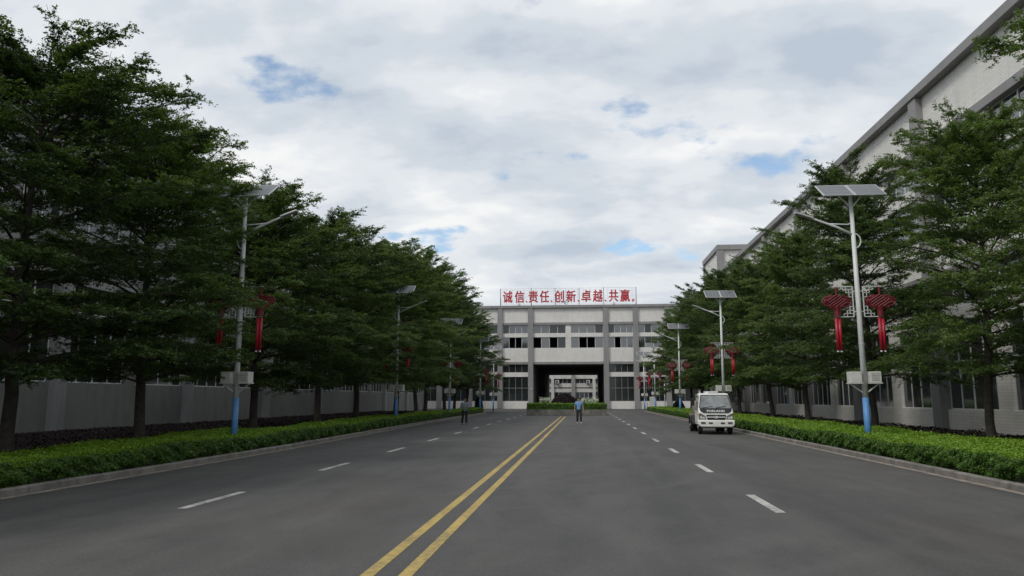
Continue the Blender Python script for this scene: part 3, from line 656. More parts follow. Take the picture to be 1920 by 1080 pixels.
# ------------------------------------------------------------------ hedges and ground cover
def vnoise(x, y, seed=0):
    return (np.sin(x * 1.7 + y * 0.9 + seed) + np.sin(x * 0.63 - y * 1.31 + 2.1 * seed) * 1.2 + np.sin(x * 3.1 + y * 2.7 + seed * 3) * 0.6) / 2.8
def hedge(name, label, front, back, y0, y1, side, h, seed):
    """front(y) / back(y) give x; side = +1 when the hedge extends to +x"""
    rng = np.random.default_rng(seed); hd = empty(name, (front(y0), (y0 + y1) / 2, 0.1)); tag(hd, label, 'hedge', 'clipped hedges along the kerbs')
    org = np.array(hd.location)
    hf = lambda x, y: h + 0.065 * vnoise(x * 1.1, y * 0.7, seed) + 0.03 * vnoise(x * 5, y * 4, seed + 1)
    # core
    ny = int((y1 - y0) / 0.5); ys = np.linspace(y0, y1, ny); V = []; F = []
    for j, y in enumerate(ys):
        f_, b_ = front(y), back(y); s = np.sign(b_ - f_); e = min(1, min(y - y0, y1 - y) / 1.2 + 0.0)
        mid = (f_ + b_) / 2; f2 = mid + (f_ - mid) * (0.35 + 0.65 * math.sqrt(max(0, e))); b2 = mid + (b_ - mid) * (0.35 + 0.65 * math.sqrt(max(0, e)))
        hh = [float(hf(x, y)) - 0.05 for x in (f2, mid, b2)]
        V += [(f2 + s * 0.1, y, 0.1), (f2 + s * 0.06, y, hh[0] * 0.7 + 0.02), (f2 + s * 0.16, y, hh[0] + 0.06), (mid, y, hh[1] + 0.07), (b2 - s * 0.15, y, hh[2] + 0.05), (b2 - s * 0.05, y, 0.1)]
    for j in range(ny - 1):
        F += [(j * 6 + i, j * 6 + i + 1, j * 6 + 7 + i, j * 6 + 6 + i) for i in range(5)]
    F += [tuple(range(6)), tuple(range((ny - 1) * 6, ny * 6))]
    mb = MB(); mb.add([np.array(v) - org for v in V], F); mb.build('hedge_core', HCORE, hd)
    # leaves: denser near the camera
    def ysamp(n):
        u = rng.random(n); a, b = max(y0, 8.0) ** -0.6, y1 ** -0.6
        return (a + (b - a) * u) ** (-1 / 0.6)
    fv, bv = np.vectorize(front), np.vectorize(back)
    n = 150000; y = ysamp(n); u = rng.random(n); f_, b_ = fv(y), bv(y); e = np.clip(np.minimum(y - y0, y1 - y) / 1.2, 0, 1); sh = 0.35 + 0.65 * np.sqrt(e)
    mid = (f_ + b_) / 2; f2 = mid + (f_ - mid) * sh; b2 = mid + (b_ - mid) * sh
    x = f2 + (b2 - f2) * (0.015 + 0.97 * u); hz = hf(x, y); edge = np.minimum(u, 1 - u) * np.abs(b2 - f2)
    z = 0.1 + hz + rng.normal(0, 0.022, n) - 0.10 * np.clip(1 - edge / 0.16, 0, 1) ** 2 + np.where(rng.random(n) < 0.03, rng.uniform(0, 0.09, n), 0)
    sz = 0.048 * (np.clip(y, 12, 60) / 14) ** 0.45
    P = np.stack([x, y, z], 1) - org
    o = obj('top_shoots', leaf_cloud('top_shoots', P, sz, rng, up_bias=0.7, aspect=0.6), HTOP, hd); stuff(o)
    n = 110000; y = ysamp(n); f_, b_ = fv(y), bv(y); e = np.clip(np.minimum(y - y0, y1 - y) / 1.2, 0, 1); sh = 0.35 + 0.65 * np.sqrt(e)
    mid = (f_ + b_) / 2; f2 = mid + (f_ - mid) * sh; b2 = mid + (b_ - mid) * sh; s = np.sign(b2 - f2)
    v = rng.random(n); hz = hf(f2, y)
    isb = rng.random(n) < 0.15
    dent = 0.07 * vnoise(y * 3.2, v * 5, seed + 5) + 0.03 * vnoise(y * 11, v * 9, seed + 8)
    x = np.where(isb, b2 - s * 0.02, f2 + s * (0.02 + 0.07 * (v - 0.62) ** 2 * 4) + dent) + rng.normal(0, 0.022, n)
    z = 0.11 + v * (hz - 0.03)
    P = np.stack([x, y, z], 1) - org; nr = np.stack([np.where(isb, s, -s) * 0.9, np.zeros(n), np.full(n, 0.45)], 1)
    sz = 0.048 * (np.clip(y, 12, 60) / 14) ** 0.45
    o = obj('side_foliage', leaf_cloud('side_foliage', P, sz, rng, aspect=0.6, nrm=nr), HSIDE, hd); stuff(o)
hedge('clipped_hedge', 'low bright green clipped hedge along the left kerb', lambda y: kx(KL, y) - 0.17, lambda y: kx(KL, y) - 2.35 - 0.75 * math.sin(y * 0.31 + 1.3) * math.exp(-max(0, y - 20) / 30), 5.0, 85.5, -1, 0.46, 3)
hedge('clipped_hedge', 'low bright green clipped hedge along the right kerb', lambda y: kx(KR, y) + 0.17, lambda y: kx(KR, y) + 3.3 + 0.2 * math.sin(y * 0.4), 5.0, 100.5, 1, 0.47, 9)
def cover_patch(label, x0f, x1, y0, y1, n, h, seed):
    rng = np.random.default_rng(seed); u = rng.random(n); a, b = max(y0, 8.0) ** -0.5, y1 ** -0.5; y = (a + (b - a) * u) ** -2
    x0 = np.vectorize(x0f)(y); x = x0 + (x1 - x0) * rng.random(n); hh = h * (0.75 + 0.35 * vnoise(x * 1.2, y * 1.1, seed)); z = 0.1 + hh * np.sqrt(rng.random(n))
    sz = 0.08 * (np.clip(y, 12, 60) / 15) ** 0.5
    o = obj('ground_cover', leaf_cloud('ground_cover', np.stack([x, y, z], 1), sz, rng, up_bias=0.5, aspect=0.5), PURP); stuff(o)
    tag(o, label, 'ground cover')
cover_patch('dark purple leafy ground cover between left hedge and hall', lambda y: kx(KL, y) - 2.2, -24.1, 6, 87, 130000, 0.13, 4)
cover_patch('dark purple leafy ground cover between right hedge and hall', lambda y: kx(KR, y) + 3.2, 16.3, 6, 101, 70000, 0.30, 5)

def dome_bush(name, label, x, y, z, rx, ry, rz_, n, m, size, seed, group=None, flat=0.0):
    rng = np.random.default_rng(seed); b = empty(name, (x, y, z)); tag(b, label, 'bush', group)
    mb = MB(); ring = []
    for i in range(5):
        t = i / 5 * PI / 2
        ring.append([(rx * 0.85 * math.cos(t) * math.cos(a), ry * 0.85 * math.cos(t) * math.sin(a), rz_ * 0.88 * math.sin(t)) for a in np.linspace(0, 2 * PI, 12, endpoint=False)])
    V = [p for r in ring for p in r] + [(0, 0, rz_ * 0.88)]
    F = [(i * 12 + j, i * 12 + (j + 1) % 12, i * 12 + 12 + (j + 1) % 12, i * 12 + 12 + j) for i in range(4) for j in range(12)] + [(48 + j, 48 + (j + 1) % 12, 60) for j in range(12)]
    mb.add(V, F).build('branch_core', HCORE, b)
    a = rng.uniform(0, 2 * PI, n); st = rng.random(n) ** 0.8; ct = np.sqrt(1 - st ** 2); bump = 1 + 0.09 * vnoise(a * 2.5, st * 5, seed) + rng.normal(0, 0.03, n)
    P = np.stack([rx * ct * np.cos(a) * bump, ry * ct * np.sin(a) * bump, rz_ * st * bump], 1)
    o = obj('foliage', leaf_cloud('foliage', P, size, rng, aspect=0.55, nrm=np.stack([ct * np.cos(a), ct * np.sin(a), st + 0.2], 1)), m, b); stuff(o)
# planter island
pl = empty('planter', (-1.66, 73.4, 0)); tag(pl, 'long low concrete planter box in the road before the archway', 'planter')
m_ = MB(); m_.box(-3.92, 3.92, 0, 0.25, 0, 0.56); m_.box(-3.92, 3.92, 5.75, 6.0, 0, 0.56); m_.box(-3.92, -3.67, 0.25, 5.75, 0, 0.56); m_.box(3.67, 3.92, 0.25, 5.75, 0, 0.56)
m_.build('planter_wall', PLANTC, pl, bevel=0.02); MB().box(-3.66, 3.66, 0.26, 5.74, 0.3, 0.48).build('soil', SOIL, pl)
rng = np.random.default_rng(77)
ph = empty('planter_hedge', (-1.66, 73.4, 0.48)); tag(ph, 'green clipped hedge growing in the planter before the archway', 'hedge')
MB().box(-3.75, 3.75, 0.2, 1.55, -0.02, 0.56).build('hedge_core', HCORE, ph)
n = 9000; x = rng.uniform(-3.9, 3.9, n); y = rng.uniform(0.05, 1.7, n); z = 0.62 + 0.05 * vnoise(x * 2, y * 2, 3) + rng.normal(0, 0.035, n)
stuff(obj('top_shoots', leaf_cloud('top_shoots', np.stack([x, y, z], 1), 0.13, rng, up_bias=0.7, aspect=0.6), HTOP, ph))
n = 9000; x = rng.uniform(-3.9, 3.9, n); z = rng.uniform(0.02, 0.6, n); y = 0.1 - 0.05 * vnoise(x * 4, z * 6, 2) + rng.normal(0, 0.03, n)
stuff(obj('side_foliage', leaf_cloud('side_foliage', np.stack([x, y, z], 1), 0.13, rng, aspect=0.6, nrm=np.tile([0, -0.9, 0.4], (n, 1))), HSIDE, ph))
dome_bush('dome_bush', 'dark purple domed bush in the planter behind its hedge', -1.95, 77.3, 0.5, 1.4, 1.3, 1.55, 9000, PURP, 0.14, 12)
def flowers(label, x0, x1, y, z0, z1, n, seed):
    rng = np.random.default_rng(seed); f = empty('flowering_plant', ((x0 + x1) / 2, y, 0.48)); tag(f, label, 'flowers', 'white flowers in the planter')
    c = (x0 + x1) / 2
    P = np.stack([rng.uniform(x0, x1, n) - c, rng.uniform(-0.5, 0.5, n), rng.uniform(0.1, z1 - 0.6, n)], 1)
    stuff(obj('foliage', leaf_cloud('foliage', P, 0.12, rng, aspect=0.5), HSIDE, f))
    P = np.stack([rng.uniform(x0, x1, n // 2) - c, rng.uniform(-0.55, 0.4, n // 2), rng.normal((z0 + z1) / 2 - 0.48, 0.12, n // 2)], 1)
    stuff(obj('blossom', leaf_cloud('blossom', P, 0.11, rng, aspect=0.8), WFLOW, f))
flowers('white flowers left of the purple domed bush', -4.5, -3.4, 76.5, 1.15, 1.75, 900, 5)
flowers('white flowers right of the purple domed bush', -0.2, 1.5, 76.5, 1.15, 1.7, 1200, 6)
dome_bush('round_shrub', 'dark round shrub beside the far right lamps', 12.4, 99.5, 0.1, 0.8, 0.8, 1.25, 3500, DKG, 0.13, 21)
dome_bush('round_shrub', 'dark round shrub at the far end of the left hedge', -12.6, 89.5, 0.0, 0.55, 0.55, 1.7, 3000, DKG, 0.12, 22)

# ------------------------------------------------------------------ solar street lamps
def fret(mb, sx):
    b = lambda p, q, t=0.028: mb.bar((p[0] * sx, 0, p[1]), (q[0] * sx, 0, q[1]), t)
    x0, x1, zt, zb = 0.16, 0.74, 5.05, 4.09
    b((x0, zb), (x0, zt)); b((x0, zt), (x1, zt)); b((x0, zb), (x1, zb)); b((0.05, 4.9), (x0, 4.9)); b((0.05, 4.25), (x0, 4.25))
    for z, s in ((zt, -1), (zb, 1)):
        b((x0, z + s * 0.10), (0.46, z + s * 0.10), 0.02); b((0.46, z + s * 0.10), (0.46, z + s * 0.04), 0.02); b((0.36, z), (0.36, z + s * 0.20), 0.02)
        b((0.36, z + s * 0.20), (x0, z + s * 0.20), 0.02); b((0.27, z + s * 0.10), (0.27, z + s * 0.33), 0.02); b((0.27, z + s * 0.33), (x0, z + s * 0.33), 0.02)
def make_lamp(side):
    """side +1: arm and road lie towards -x"""
    r = empty('street_lamp')
    MB().tube([(0, 0, 1.57), (0, 0, 4.2), (0, 0, 7.85)], [0.088, 0.077, 0.058], 14).build('pole', POLEW, r, smooth=True)
    MB().tube([(0, 0, 0), (0, 0, 1.57)], [0.100, 0.092], 14).build('blue_base', POLEB, r, smooth=True)
    MB().tube([(0, 0, 3.2), (0, 0, 3.26)], 0.092, 14).build('collar', ALU, r)
    m = MB(); m.box(-0.16, 0.16, -0.16, 0.16, 0, 0.03)
    m.build('base_plate', DGREY, r)
    for sx in (-1, 1):
        x0, x1 = sorted((sx * 0.12, sx * 0.46))
        bx = MB().box(x0, x1, -0.17, 0.17, 2.03, 2.37).build('battery_box', BOXW, r, bevel=0.012)
        v = MB(); [v.box(x0 + 0.05, x1 - 0.05, -0.176, -0.169, 2.09 + k * 0.05, 2.11 + k * 0.05) for k in range(5)]
        if sx == 1: v.build('vent_slots', BOXD, bx)
        MB().box(x0 - 0.02, x1 + 0.02, -0.19, 0.19, 2.0, 2.028).build('box_shelf', BOXW, r)
        MB().bar((sx * 0.42, 0, 1.99), (sx * 0.08, 0, 1.74), 0.035).build('box_strut', POLEW, r)
        f = MB(); fret(f, sx); f.build('fretwork_bracket', POLEW, r)
    a = -side
    MB().tube([(a * 0.0, 0, 6.72), (a * 0.5, 0, 6.98), (a * 1.1, 0, 7.22), (a * 1.3, 0, 7.30)], [0.045, 0.04, 0.035, 0.032], 8).build('lamp_arm', POLEW, r, smooth=True)
    MB().tube([(a * 0.02, 0, 7.1), (a * 0.15, 0, 7.06), (a * 0.4, 0, 7.07), (a * 0.75, 0, 7.09)], 0.022, 7).build('arm_stay', POLEW, r, smooth=True)
    MB().tube([(-a * (0.02 + 0.2 * math.sin(t)), 0, 6.35 + 0.2 + 0.24 * math.cos(t) - 0.03) for t in np.linspace(0.2, 2.9, 10)], 0.022, 7).build('scroll', POLEW, r, smooth=True)
    hd = MB(); hd.add([(a * 1.22, sy * wy, z + dz) for sy, wy in ((-1, .09), (1, .09)) for z, dz in ((7.25, 0), (7.32, 0))] + [(a * 1.78, sy * 0.11, z) for sy in (-1, 1) for z in (7.44, 7.49)],
                      [(0, 1, 3, 2), (4, 6, 7, 5), (0, 4, 5, 1), (2, 3, 7, 6), (1, 5, 7, 3), (0, 2, 6, 4)])
    h = hd.build('lamp_head', DGREY if False else ALU, r, bevel=0.015)
    MB().add([(a * 1.3, -0.07, 7.262), (a * 1.3, 0.07, 7.262), (a * 1.74, 0.08, 7.425), (a * 1.74, -0.08, 7.425)], [(0, 1, 2, 3)]).build('lens', LED, h)
    # two panels tilted towards -y
    tl = math.radians(35); c_, s_ = math.cos(tl), math.sin(tl)
    def pt(x, t, nrm=0.0): return (x, -t * c_ - nrm * s_ * -0.0 - nrm * s_, 8.17 - t * s_ + nrm * c_)
    for k in (-1, 1):
        x0, x1 = (0.012, 0.97) if k == 1 else (-0.97, -0.012)
        def slab(xa, xb, ta, tb, n0, n1):
            return MB().add([pt(xa, ta, n0), pt(xb, ta, n0), pt(xb, tb, n0), pt(xa, tb, n0), pt(xa, ta, n1), pt(xb, ta, n1), pt(xb, tb, n1), pt(xa, tb, n1)],
                            [(0, 1, 2, 3), (7, 6, 5, 4), (0, 4, 5, 1), (1, 5, 6, 2), (2, 6, 7, 3), (3, 7, 4, 0)])
        p = slab(x0, x1, -0.48, 0.48, 0, 0.035).build('solar_panel', ALU, r)
        for i in range(4):
            for j in range(4):
                wx = (x1 - x0 - 0.06) / 4; wt = 0.90 / 4
                slab(x0 + 0.03 + wx * i + 0.004, x0 + 0.03 + wx * (i + 1) - 0.004, -0.45 + wt * j + 0.004, -0.45 + wt * (j + 1) - 0.004, 0.030, 0.039).build('cell', CELL, p)
    MB().bar(pt(-0.7, 0, -0.03), pt(0.7, 0, -0.03), 0.05).build('panel_beam', POLEW, r)
    for sx in (-1, 1): MB().bar((0, 0, 7.6), pt(sx * 0.45, 0.05, -0.05), 0.04).build('panel_strut', POLEW, r)
    MB().tube([(0, 0, 7.8), (0, 0, 8.12)], 0.05, 10).build('panel_stem', POLEW, r)
    return r
def make_knot():
    k = empty('chinese_knot')
    c = MB(); a = 0.25; q = lambda v: Vector((v.x * 0.95, v.y, v.z * 0.62))
    for i in range(6):
        o = -a + 2 * a * i / 5
        for sg_ in (1, -1):
            u1 = Vector((math.sqrt(.5), 0, math.sqrt(.5))); u2 = Vector((math.sqrt(.5), 0, -math.sqrt(.5)))
            A, Bv = (u1, u2) if sg_ == 1 else (u2, u1)
            d = Vector((0, 0.022 * sg_, 0))
            c.tube([q(A * o - Bv * a) + d, q(A * o + Bv * a) + d], 0.026, 6)
    c.prism([(0.0, 0.22), (-0.33, 0.0), (0.0, -0.22), (0.33, 0.0)], -0.012, 0.012)
    c.build('knot_body', RED, k)
    for (cx, cz, rx, rz_) in ((-0.31, 0.0, 0.155, 0.14), (0.31, 0.0, 0.155, 0.14), (-0.17, 0.12, 0.12, 0.075), (0.17, 0.12, 0.12, 0.075), (-0.16, -0.13, 0.11, 0.075), (0.16, -0.13, 0.11, 0.075)):
        m = MB(); m.tube([(cx + rx * math.cos(t), 0, cz + rz_ * math.sin(t)) for t in np.linspace(0, 2 * PI, 17)], 0.027, 6)
        m.tube([(cx + rx * 0.5 * math.cos(t), 0, cz + rz_ * 0.5 * math.sin(t)) for t in np.linspace(0, 2 * PI, 11)], 0.036, 6)
        m.build('knot_loop', RED, k, smooth=True)
    MB().tube([(0, 0, 0.18), (0, 0, 0.46)], 0.034, 8).build('hanging_cord', RED, k)
    MB().tube([(0, 0, -0.16), (0, 0, -0.30), (0, 0, -0.47)], [0.13, 0.10, 0.10], 10).build('knot_neck', RED, k)
    for sx in (-1, 1):
        t = MB().tube([(sx * 0.050, 0, -0.52), (sx * 0.050, 0, -1.54)], 0.046, 10).build('tassel', REDT, k, smooth=True)
        MB().tube([(sx * 0.058, 0, -1.541), (sx * 0.058, 0, -1.585)], 0.034, 8).build('tassel_tip', LETT, t)
    return k
lampR, lampL, knot0 = make_lamp(1), make_lamp(-1), make_knot()
SPR = [(8.68, 24.0), (8.8, 48.1), (8.8, 69.5), (8.9, 94.0), (8.9, 110.5)]
SPL = [(-10.75, 22.3), (-11.25, 44.2), (-11.45, 63.3), (-11.5, 82.6), (-11.6, 95.8)]
near = ['nearest', 'second', 'third', 'fourth', 'farthest']
first = {1: True, -1: True}; kfirst = True
for side, proto, SP, nm in ((1, lampR, SPR, 'right'), (-1, lampL, SPL, 'left')):
    for i, (x, y) in enumerate(SP):
        o = proto if first[side] else copy_tree(proto); first[side] = False
        o.location = (x, y, 0.1 if i < 4 else 0.0)
        if i == 4 or (side == -1 and i == 4): o.location.z = 0.0
        o.rotation_euler = (random.uniform(-.006, .006), random.uniform(-.008, .008), random.uniform(-.05, .05))
        tag(o, 'white solar street lamp with blue base, %s of the %s row' % (near[i], nm), 'street lamp', 'solar street lamps along the road')
        for sx in (-1, 1):
            k = knot0 if kfirst else copy_tree(knot0); kfirst = False
            k.location = o.matrix_basis @ Vector((sx * 0.66, 0, 4.57)); k.rotation_euler = (0, 0, random.uniform(-0.25, 0.25))
            tag(k, 'red Chinese knot with tassels on the %s side of %s %s lamp' % ('left' if sx < 0 else 'right', near[i], nm), 'knot ornament', 'red knot ornaments on the lamps')
# short twin-head path lamp and small white slabs by the far right corner
pp = empty('path_lamp', (11.2, 104.8, 0)); tag(pp, 'short thin twin-headed lamp post beside the far right hedge end', 'lamp post')
MB().tube([(0, 0, 0), (0, 0, 4.0)], [0.07, 0.05], 8).build('pole', POLEW, pp, smooth=True)
for sx in (-1, 1): MB().bar((0, 0, 3.95), (sx * 0.55, 0, 4.12), 0.06).build('arm', POLEW, pp); MB().box(sx * 0.5 - 0.18, sx * 0.5 + 0.18, -0.1, 0.1, 4.1, 4.18).build('lamp_head', ALU, pp)
sb = empty('notice_slab', (10.6, 116, 0)); tag(sb, 'upright pale notice slab beside the far right pilaster', 'notice board')
MB().box(-0.5, 0.5, -0.12, 0.12, 0.15, 1.9).build('slab', SLABW, sb, bevel=0.03); MB().box(-0.65, 0.65, -0.25, 0.25, 0, 0.148).build('plinth', CONC, sb)
MB().box(-0.3, 0.3, -0.125, -0.121, 0.5, 0.58).build('plaque', LETT, sb)
for k, x in enumerate((9.3, 9.75)):
    b = MB(); b.tube([(0, 0, 0), (0, 0, 1.0)], 0.09, 10); b.tube([(0, 0, 1.0), (0, 0, 1.06)], [0.1, 0.03], 10)
    o = b.build('bollard', SLABW, None, loc=(x, 116.4, 0)); tag(o, ['white bollard nearest the right pilaster of the far block', 'white bollard between notice slab and other bollard'][k], 'bollard', 'bollards by the notice slab')

# ------------------------------------------------------------------ parked truck
tk = empty('parked_truck', (6.08, 35.3, 0), -0.035); tag(tk, 'small white tank truck parked against the right kerb facing the camera', 'truck')
def cabmesh():
    prof = [(0.06, 0.42), (0.0, 0.72), (0.03, 0.98), (0.14, 1.16), (0.50, 1.80), (0.64, 1.88), (1.38, 1.90), (1.46, 1.80), (1.48, 0.42)]
    hw = lambda z: 0.80 - max(0, z - 1.05) * 0.17
    V = [(-hw(z), y, z) for y, z in prof] + [(hw(z), y, z) for y, z in prof]; n = len(prof)
    return MB().add(V, [tuple(range(n)), tuple(range(2 * n - 1, n - 1, -1))] + [(i, n + i, n + (i + 1) % n, (i + 1) % n) for i in range(n)])
cab = cabmesh().build('cab', TRW, tk, bevel=0.085)
def slope(z): return 0.14 + (z - 1.16) * (0.36 / 0.64)      # windscreen plane y at z
def plate(poly, off, th=0.012):
    n = len(poly); V = [(x, (slope(z) if z > 1.16 else 0.03 + (z - 0.98) * (0.11 / 0.18) if z > 0.98 else 0.03) - off, z) for x, z in poly]
    return MB().add(V + [(x, y + th, z) for x, y, z in V], [tuple(range(n)), tuple(range(2 * n - 1, n - 1, -1))] + [(i, n + i, n + (i + 1) % n, (i + 1) % n) for i in range(n)])
plate([(-0.70, 1.17), (-0.74, 1.22), (-0.64, 1.78), (-0.60, 1.82), (0.60, 1.82), (0.64, 1.78), (0.74, 1.22), (0.70, 1.17)], 0.016).build('windscreen_seal', TRK, tk)
ws = plate([(-0.67, 1.20), (-0.70, 1.24), (-0.61, 1.75), (-0.58, 1.785), (0.58, 1.785), (0.61, 1.75), (0.70, 1.24), (0.67, 1.20)], 0.024).build('windscreen', TRG, tk)
for sx in (-1, 1): MB().bar((sx * 0.30 - 0.28, slope(1.23) - 0.045, 1.22), (sx * 0.30 + 0.18, slope(1.30) - 0.045, 1.29), 0.018).build('wiper', TRK, tk)
fp = plate([(-0.56, 0.985), (-0.68, 1.05), (-0.73, 1.168), (0.73, 1.168), (0.68, 1.05), (0.56, 0.985)], 0.022).build('front_panel', TRK, tk)
fp['label'] = 'black band with white lettering'
me = text_mesh('FORLAND', 0.006, 0.012); fit(me, 0.80, 0.095, 0.0, 1.075, 0)
for v in me.vertices: v.co.y += 0.03 + (v.co.z - 0.98) * (0.11 / 0.18) - 0.034
obj('lettering', me, LETT, fp)
MB().prism([(-0.40, 0.68), (-0.44, 0.90), (0.44, 0.90), (0.40, 0.68)], -0.03, 0.05).build('grille', TRK, tk, bevel=0.01)
MB().box(-0.41, 0.41, -0.05, 0.0, 0.765, 0.82).build('grille_bar', CHR, tk, bevel=0.008)
MB().prism([(0.10 * math.cos(t), 0.795 + 0.06 * math.sin(t)) for t in np.linspace(0, 2 * PI, 20, endpoint=False)], -0.07, -0.046).build('badge', CHR, tk)
for sx in (-1, 1):
    hl = MB().prism([(sx * 0.45, 0.69), (sx * 0.49, 0.86), (sx * 0.74, 0.99), (sx * 0.785, 0.92), (sx * 0.785, 0.69)], -0.022, 0.06).build('headlight', LENS, tk, bevel=0.012)
    for lx, lz, rr in ((0.56, 0.76, 0.055), (0.68, 0.78, 0.065)): MB().tube([(sx * lx, -0.03, lz), (sx * lx, -0.022, lz)], rr, 14).build('reflector', CHR, hl)
    MB().prism([(sx * 0.50, 0.50), (sx * 0.50, 0.57), (sx * 0.70, 0.58), (sx * 0.70, 0.50)], -0.125, -0.09).build('fog_light', DGREY, tk, bevel=0.01)
    MB().box(min(sx * .18, sx * .36), max(sx * .18, sx * .36), -0.125, -0.09, 0.50, 0.56).build('air_intake', TRK, tk, bevel=0.01)
    # door, side window, mirror
    dr = MB().add([(sx * 0.803, 0.35, 0.55), (sx * 0.803, 1.35, 0.55), (sx * 0.803, 1.35, 1.1), (sx * 0.803, 0.35, 1.1)], [(0, 1, 2, 3)])
    dr = MB().box(*sorted((sx * 0.795, sx * 0.808)), 0.30, 1.38, 0.52, 1.08).build('door', TRW, tk, bevel=0.004)
    MB().box(*sorted((sx * 0.806, sx * 0.822)), 1.18, 1.30, 0.98, 1.01).build('handle', TRK, dr)
    xw = lambda z: sx * (0.80 - max(0, z - 1.05) * 0.17 + 0.006)
    MB().add([(xw(1.12), 0.26, 1.12), (xw(1.12), 1.36, 1.12), (xw(1.74), 1.36, 1.74), (xw(1.74), 0.58, 1.74), (xw(1.12) - sx * .02, 0.26, 1.12), (xw(1.12) - sx * .02, 1.36, 1.12), (xw(1.74) - sx * .02, 1.36, 1.74), (xw(1.74) - sx * .02, 0.58, 1.74)],
             [(0, 1, 2, 3), (7, 6, 5, 4), (0, 4, 5, 1), (1, 5, 6, 2), (2, 6, 7, 3), (3, 7, 4, 0)]).build('side_window', TRG, tk)
    mr = MB().box(-0.08, 0.08, -0.03, 0.03, -0.16, 0.16).build('mirror', TRK, tk, bevel=0.025, loc=(sx * 1.0, 0.30, 1.48))
    MB().tube([(-sx * 0.24, 0.05, 0.28), (-sx * 0.02, 0.04, 0.22), (0, 0.04, 0.10)], 0.012, 6).build('mirror_arm', TRK, mr)
MB().prism([(-0.79, 0.40), (-0.83, 0.48), (-0.83, 0.66), (0.83, 0.66), (0.83, 0.48), (0.79, 0.40), (0.68, 0.34), (-0.68, 0.34)], -0.10, 0.22).build('bumper', TRW, tk, bevel=0.055)
MB().box(-0.24, 0.22, 0.62, 0.82, 1.905, 1.975).build('light_bar', LETT, tk, bevel=0.02)
for x in (-0.42, -0.62): MB().tube([(x, 0.7, 1.88), (x, 0.7, 1.98)], 0.02, 8).build('roof_marker', LETT, tk)
def wheel(x, y, wd, name='wheel'):
    wv = MB(); prof = [(0.20, -wd / 2), (0.29, -wd / 2), (0.325, -wd / 2 + 0.03), (0.325, wd / 2 - 0.03), (0.29, wd / 2), (0.20, wd / 2)]
    V = [(xx, r * math.cos(a), r * math.sin(a)) for a in np.linspace(0, 2 * PI, 24, endpoint=False) for r, xx in prof]; k = len(prof)
    wv.add(V, [(i * k + j, ((i + 1) % 24) * k + j, ((i + 1) % 24) * k + j + 1, i * k + j + 1) for i in range(24) for j in range(k - 1)])
    e = wv.build(name, TRUB, tk, smooth=False, loc=(x, y, 0.325))
    MB().tube([(-wd / 2 + 0.03, 0, 0), (wd / 2 - 0.03, 0, 0)], 0.2, 16).build('rim', DGREY, e)
    MB().tube([(-wd / 2 - 0.01, 0, 0), (wd / 2 + 0.01, 0, 0)], 0.07, 12).build('hub', ALU, e)
for sx in (-1, 1): wheel(sx * 0.68, 0.62, 0.19); wheel(sx * 0.74, 3.5, 0.19); wheel(sx * 0.53, 3.5, 0.18)
m_ = MB(); m_.box(-0.42, -0.30, 0.3, 4.5, 0.48, 0.62); m_.box(0.30, 0.42, 0.3, 4.5, 0.48, 0.62); m_.box(-0.7, 0.7, 0.55, 0.68, 0.28, 0.38); m_.box(-0.7, 0.7, 3.43, 3.56, 0.28, 0.38)
m_.build('chassis', DGREY, tk)
# tank body: rounded box section swept along y
tp = [(0.64 * math.copysign(abs(math.cos(t)) ** 0.55, math.cos(t)), 1.13 + 0.46 * math.copysign(abs(math.sin(t)) ** 0.7, math.sin(t))) for t in np.linspace(0, 2 * PI, 28, endpoint=False)]
MB().prism(tp, 1.75, 4.3).build('tank', TANK, tk, bevel=0.05)
for y in (2.3, 3.9): MB().prism([(x * 1.012, 1.13 + (z - 1.13) * 1.015) for x, z in tp], y, y + 0.06).build('tank_band', DGREY, tk)
for sx in (-1, 1):
    x0, x1 = sorted((sx * 0.42, sx * 0.80))
    arch = MB(); arch.tube([(sx * 0.63, 3.5 + 0.43 * math.cos(t), 0.36 + 0.43 * math.sin(t)) for t in np.linspace(0.1, PI - 0.1, 10)], 0.02, 6)
    V = [(xx, 3.5 + rr * math.cos(t), 0.36 + rr * math.sin(t)) for t in np.linspace(0, PI, 12) for xx, rr in ((sx * 0.40, 0.42), (sx * 0.85, 0.42), (sx * 0.85, 0.45), (sx * 0.40, 0.45))]
    arch.add(V, [(i * 4 + j, i * 4 + 4 + j, i * 4 + 4 + (j + 1) % 4, i * 4 + (j + 1) % 4) for i in range(11) for j in range(4)]); arch.build('mudguard', TRK, tk)
    MB().box(x0, x1, 1.65, 2.75, 0.42, 0.86).build('tool_box', DGREY, tk, bevel=0.02)
    MB().box(sx * 0.76 - 0.015, sx * 0.76 + 0.015, 1.6, 4.4, 0.80, 0.90).build('side_rail', TANK, tk)
m_ = MB(); m_.bar((-0.70, 1.60, 0.7), (-0.70, 1.60, 1.85), 0.04); m_.bar((0.70, 1.60, 0.7), (0.70, 1.60, 1.85), 0.04); m_.bar((-0.70, 1.60, 1.85), (0.70, 1.60, 1.85), 0.04); m_.bar((-0.7, 1.6, 1.4), (0.7, 1.6, 1.4), 0.04)
m_.build('headboard_rack', TANK, tk)

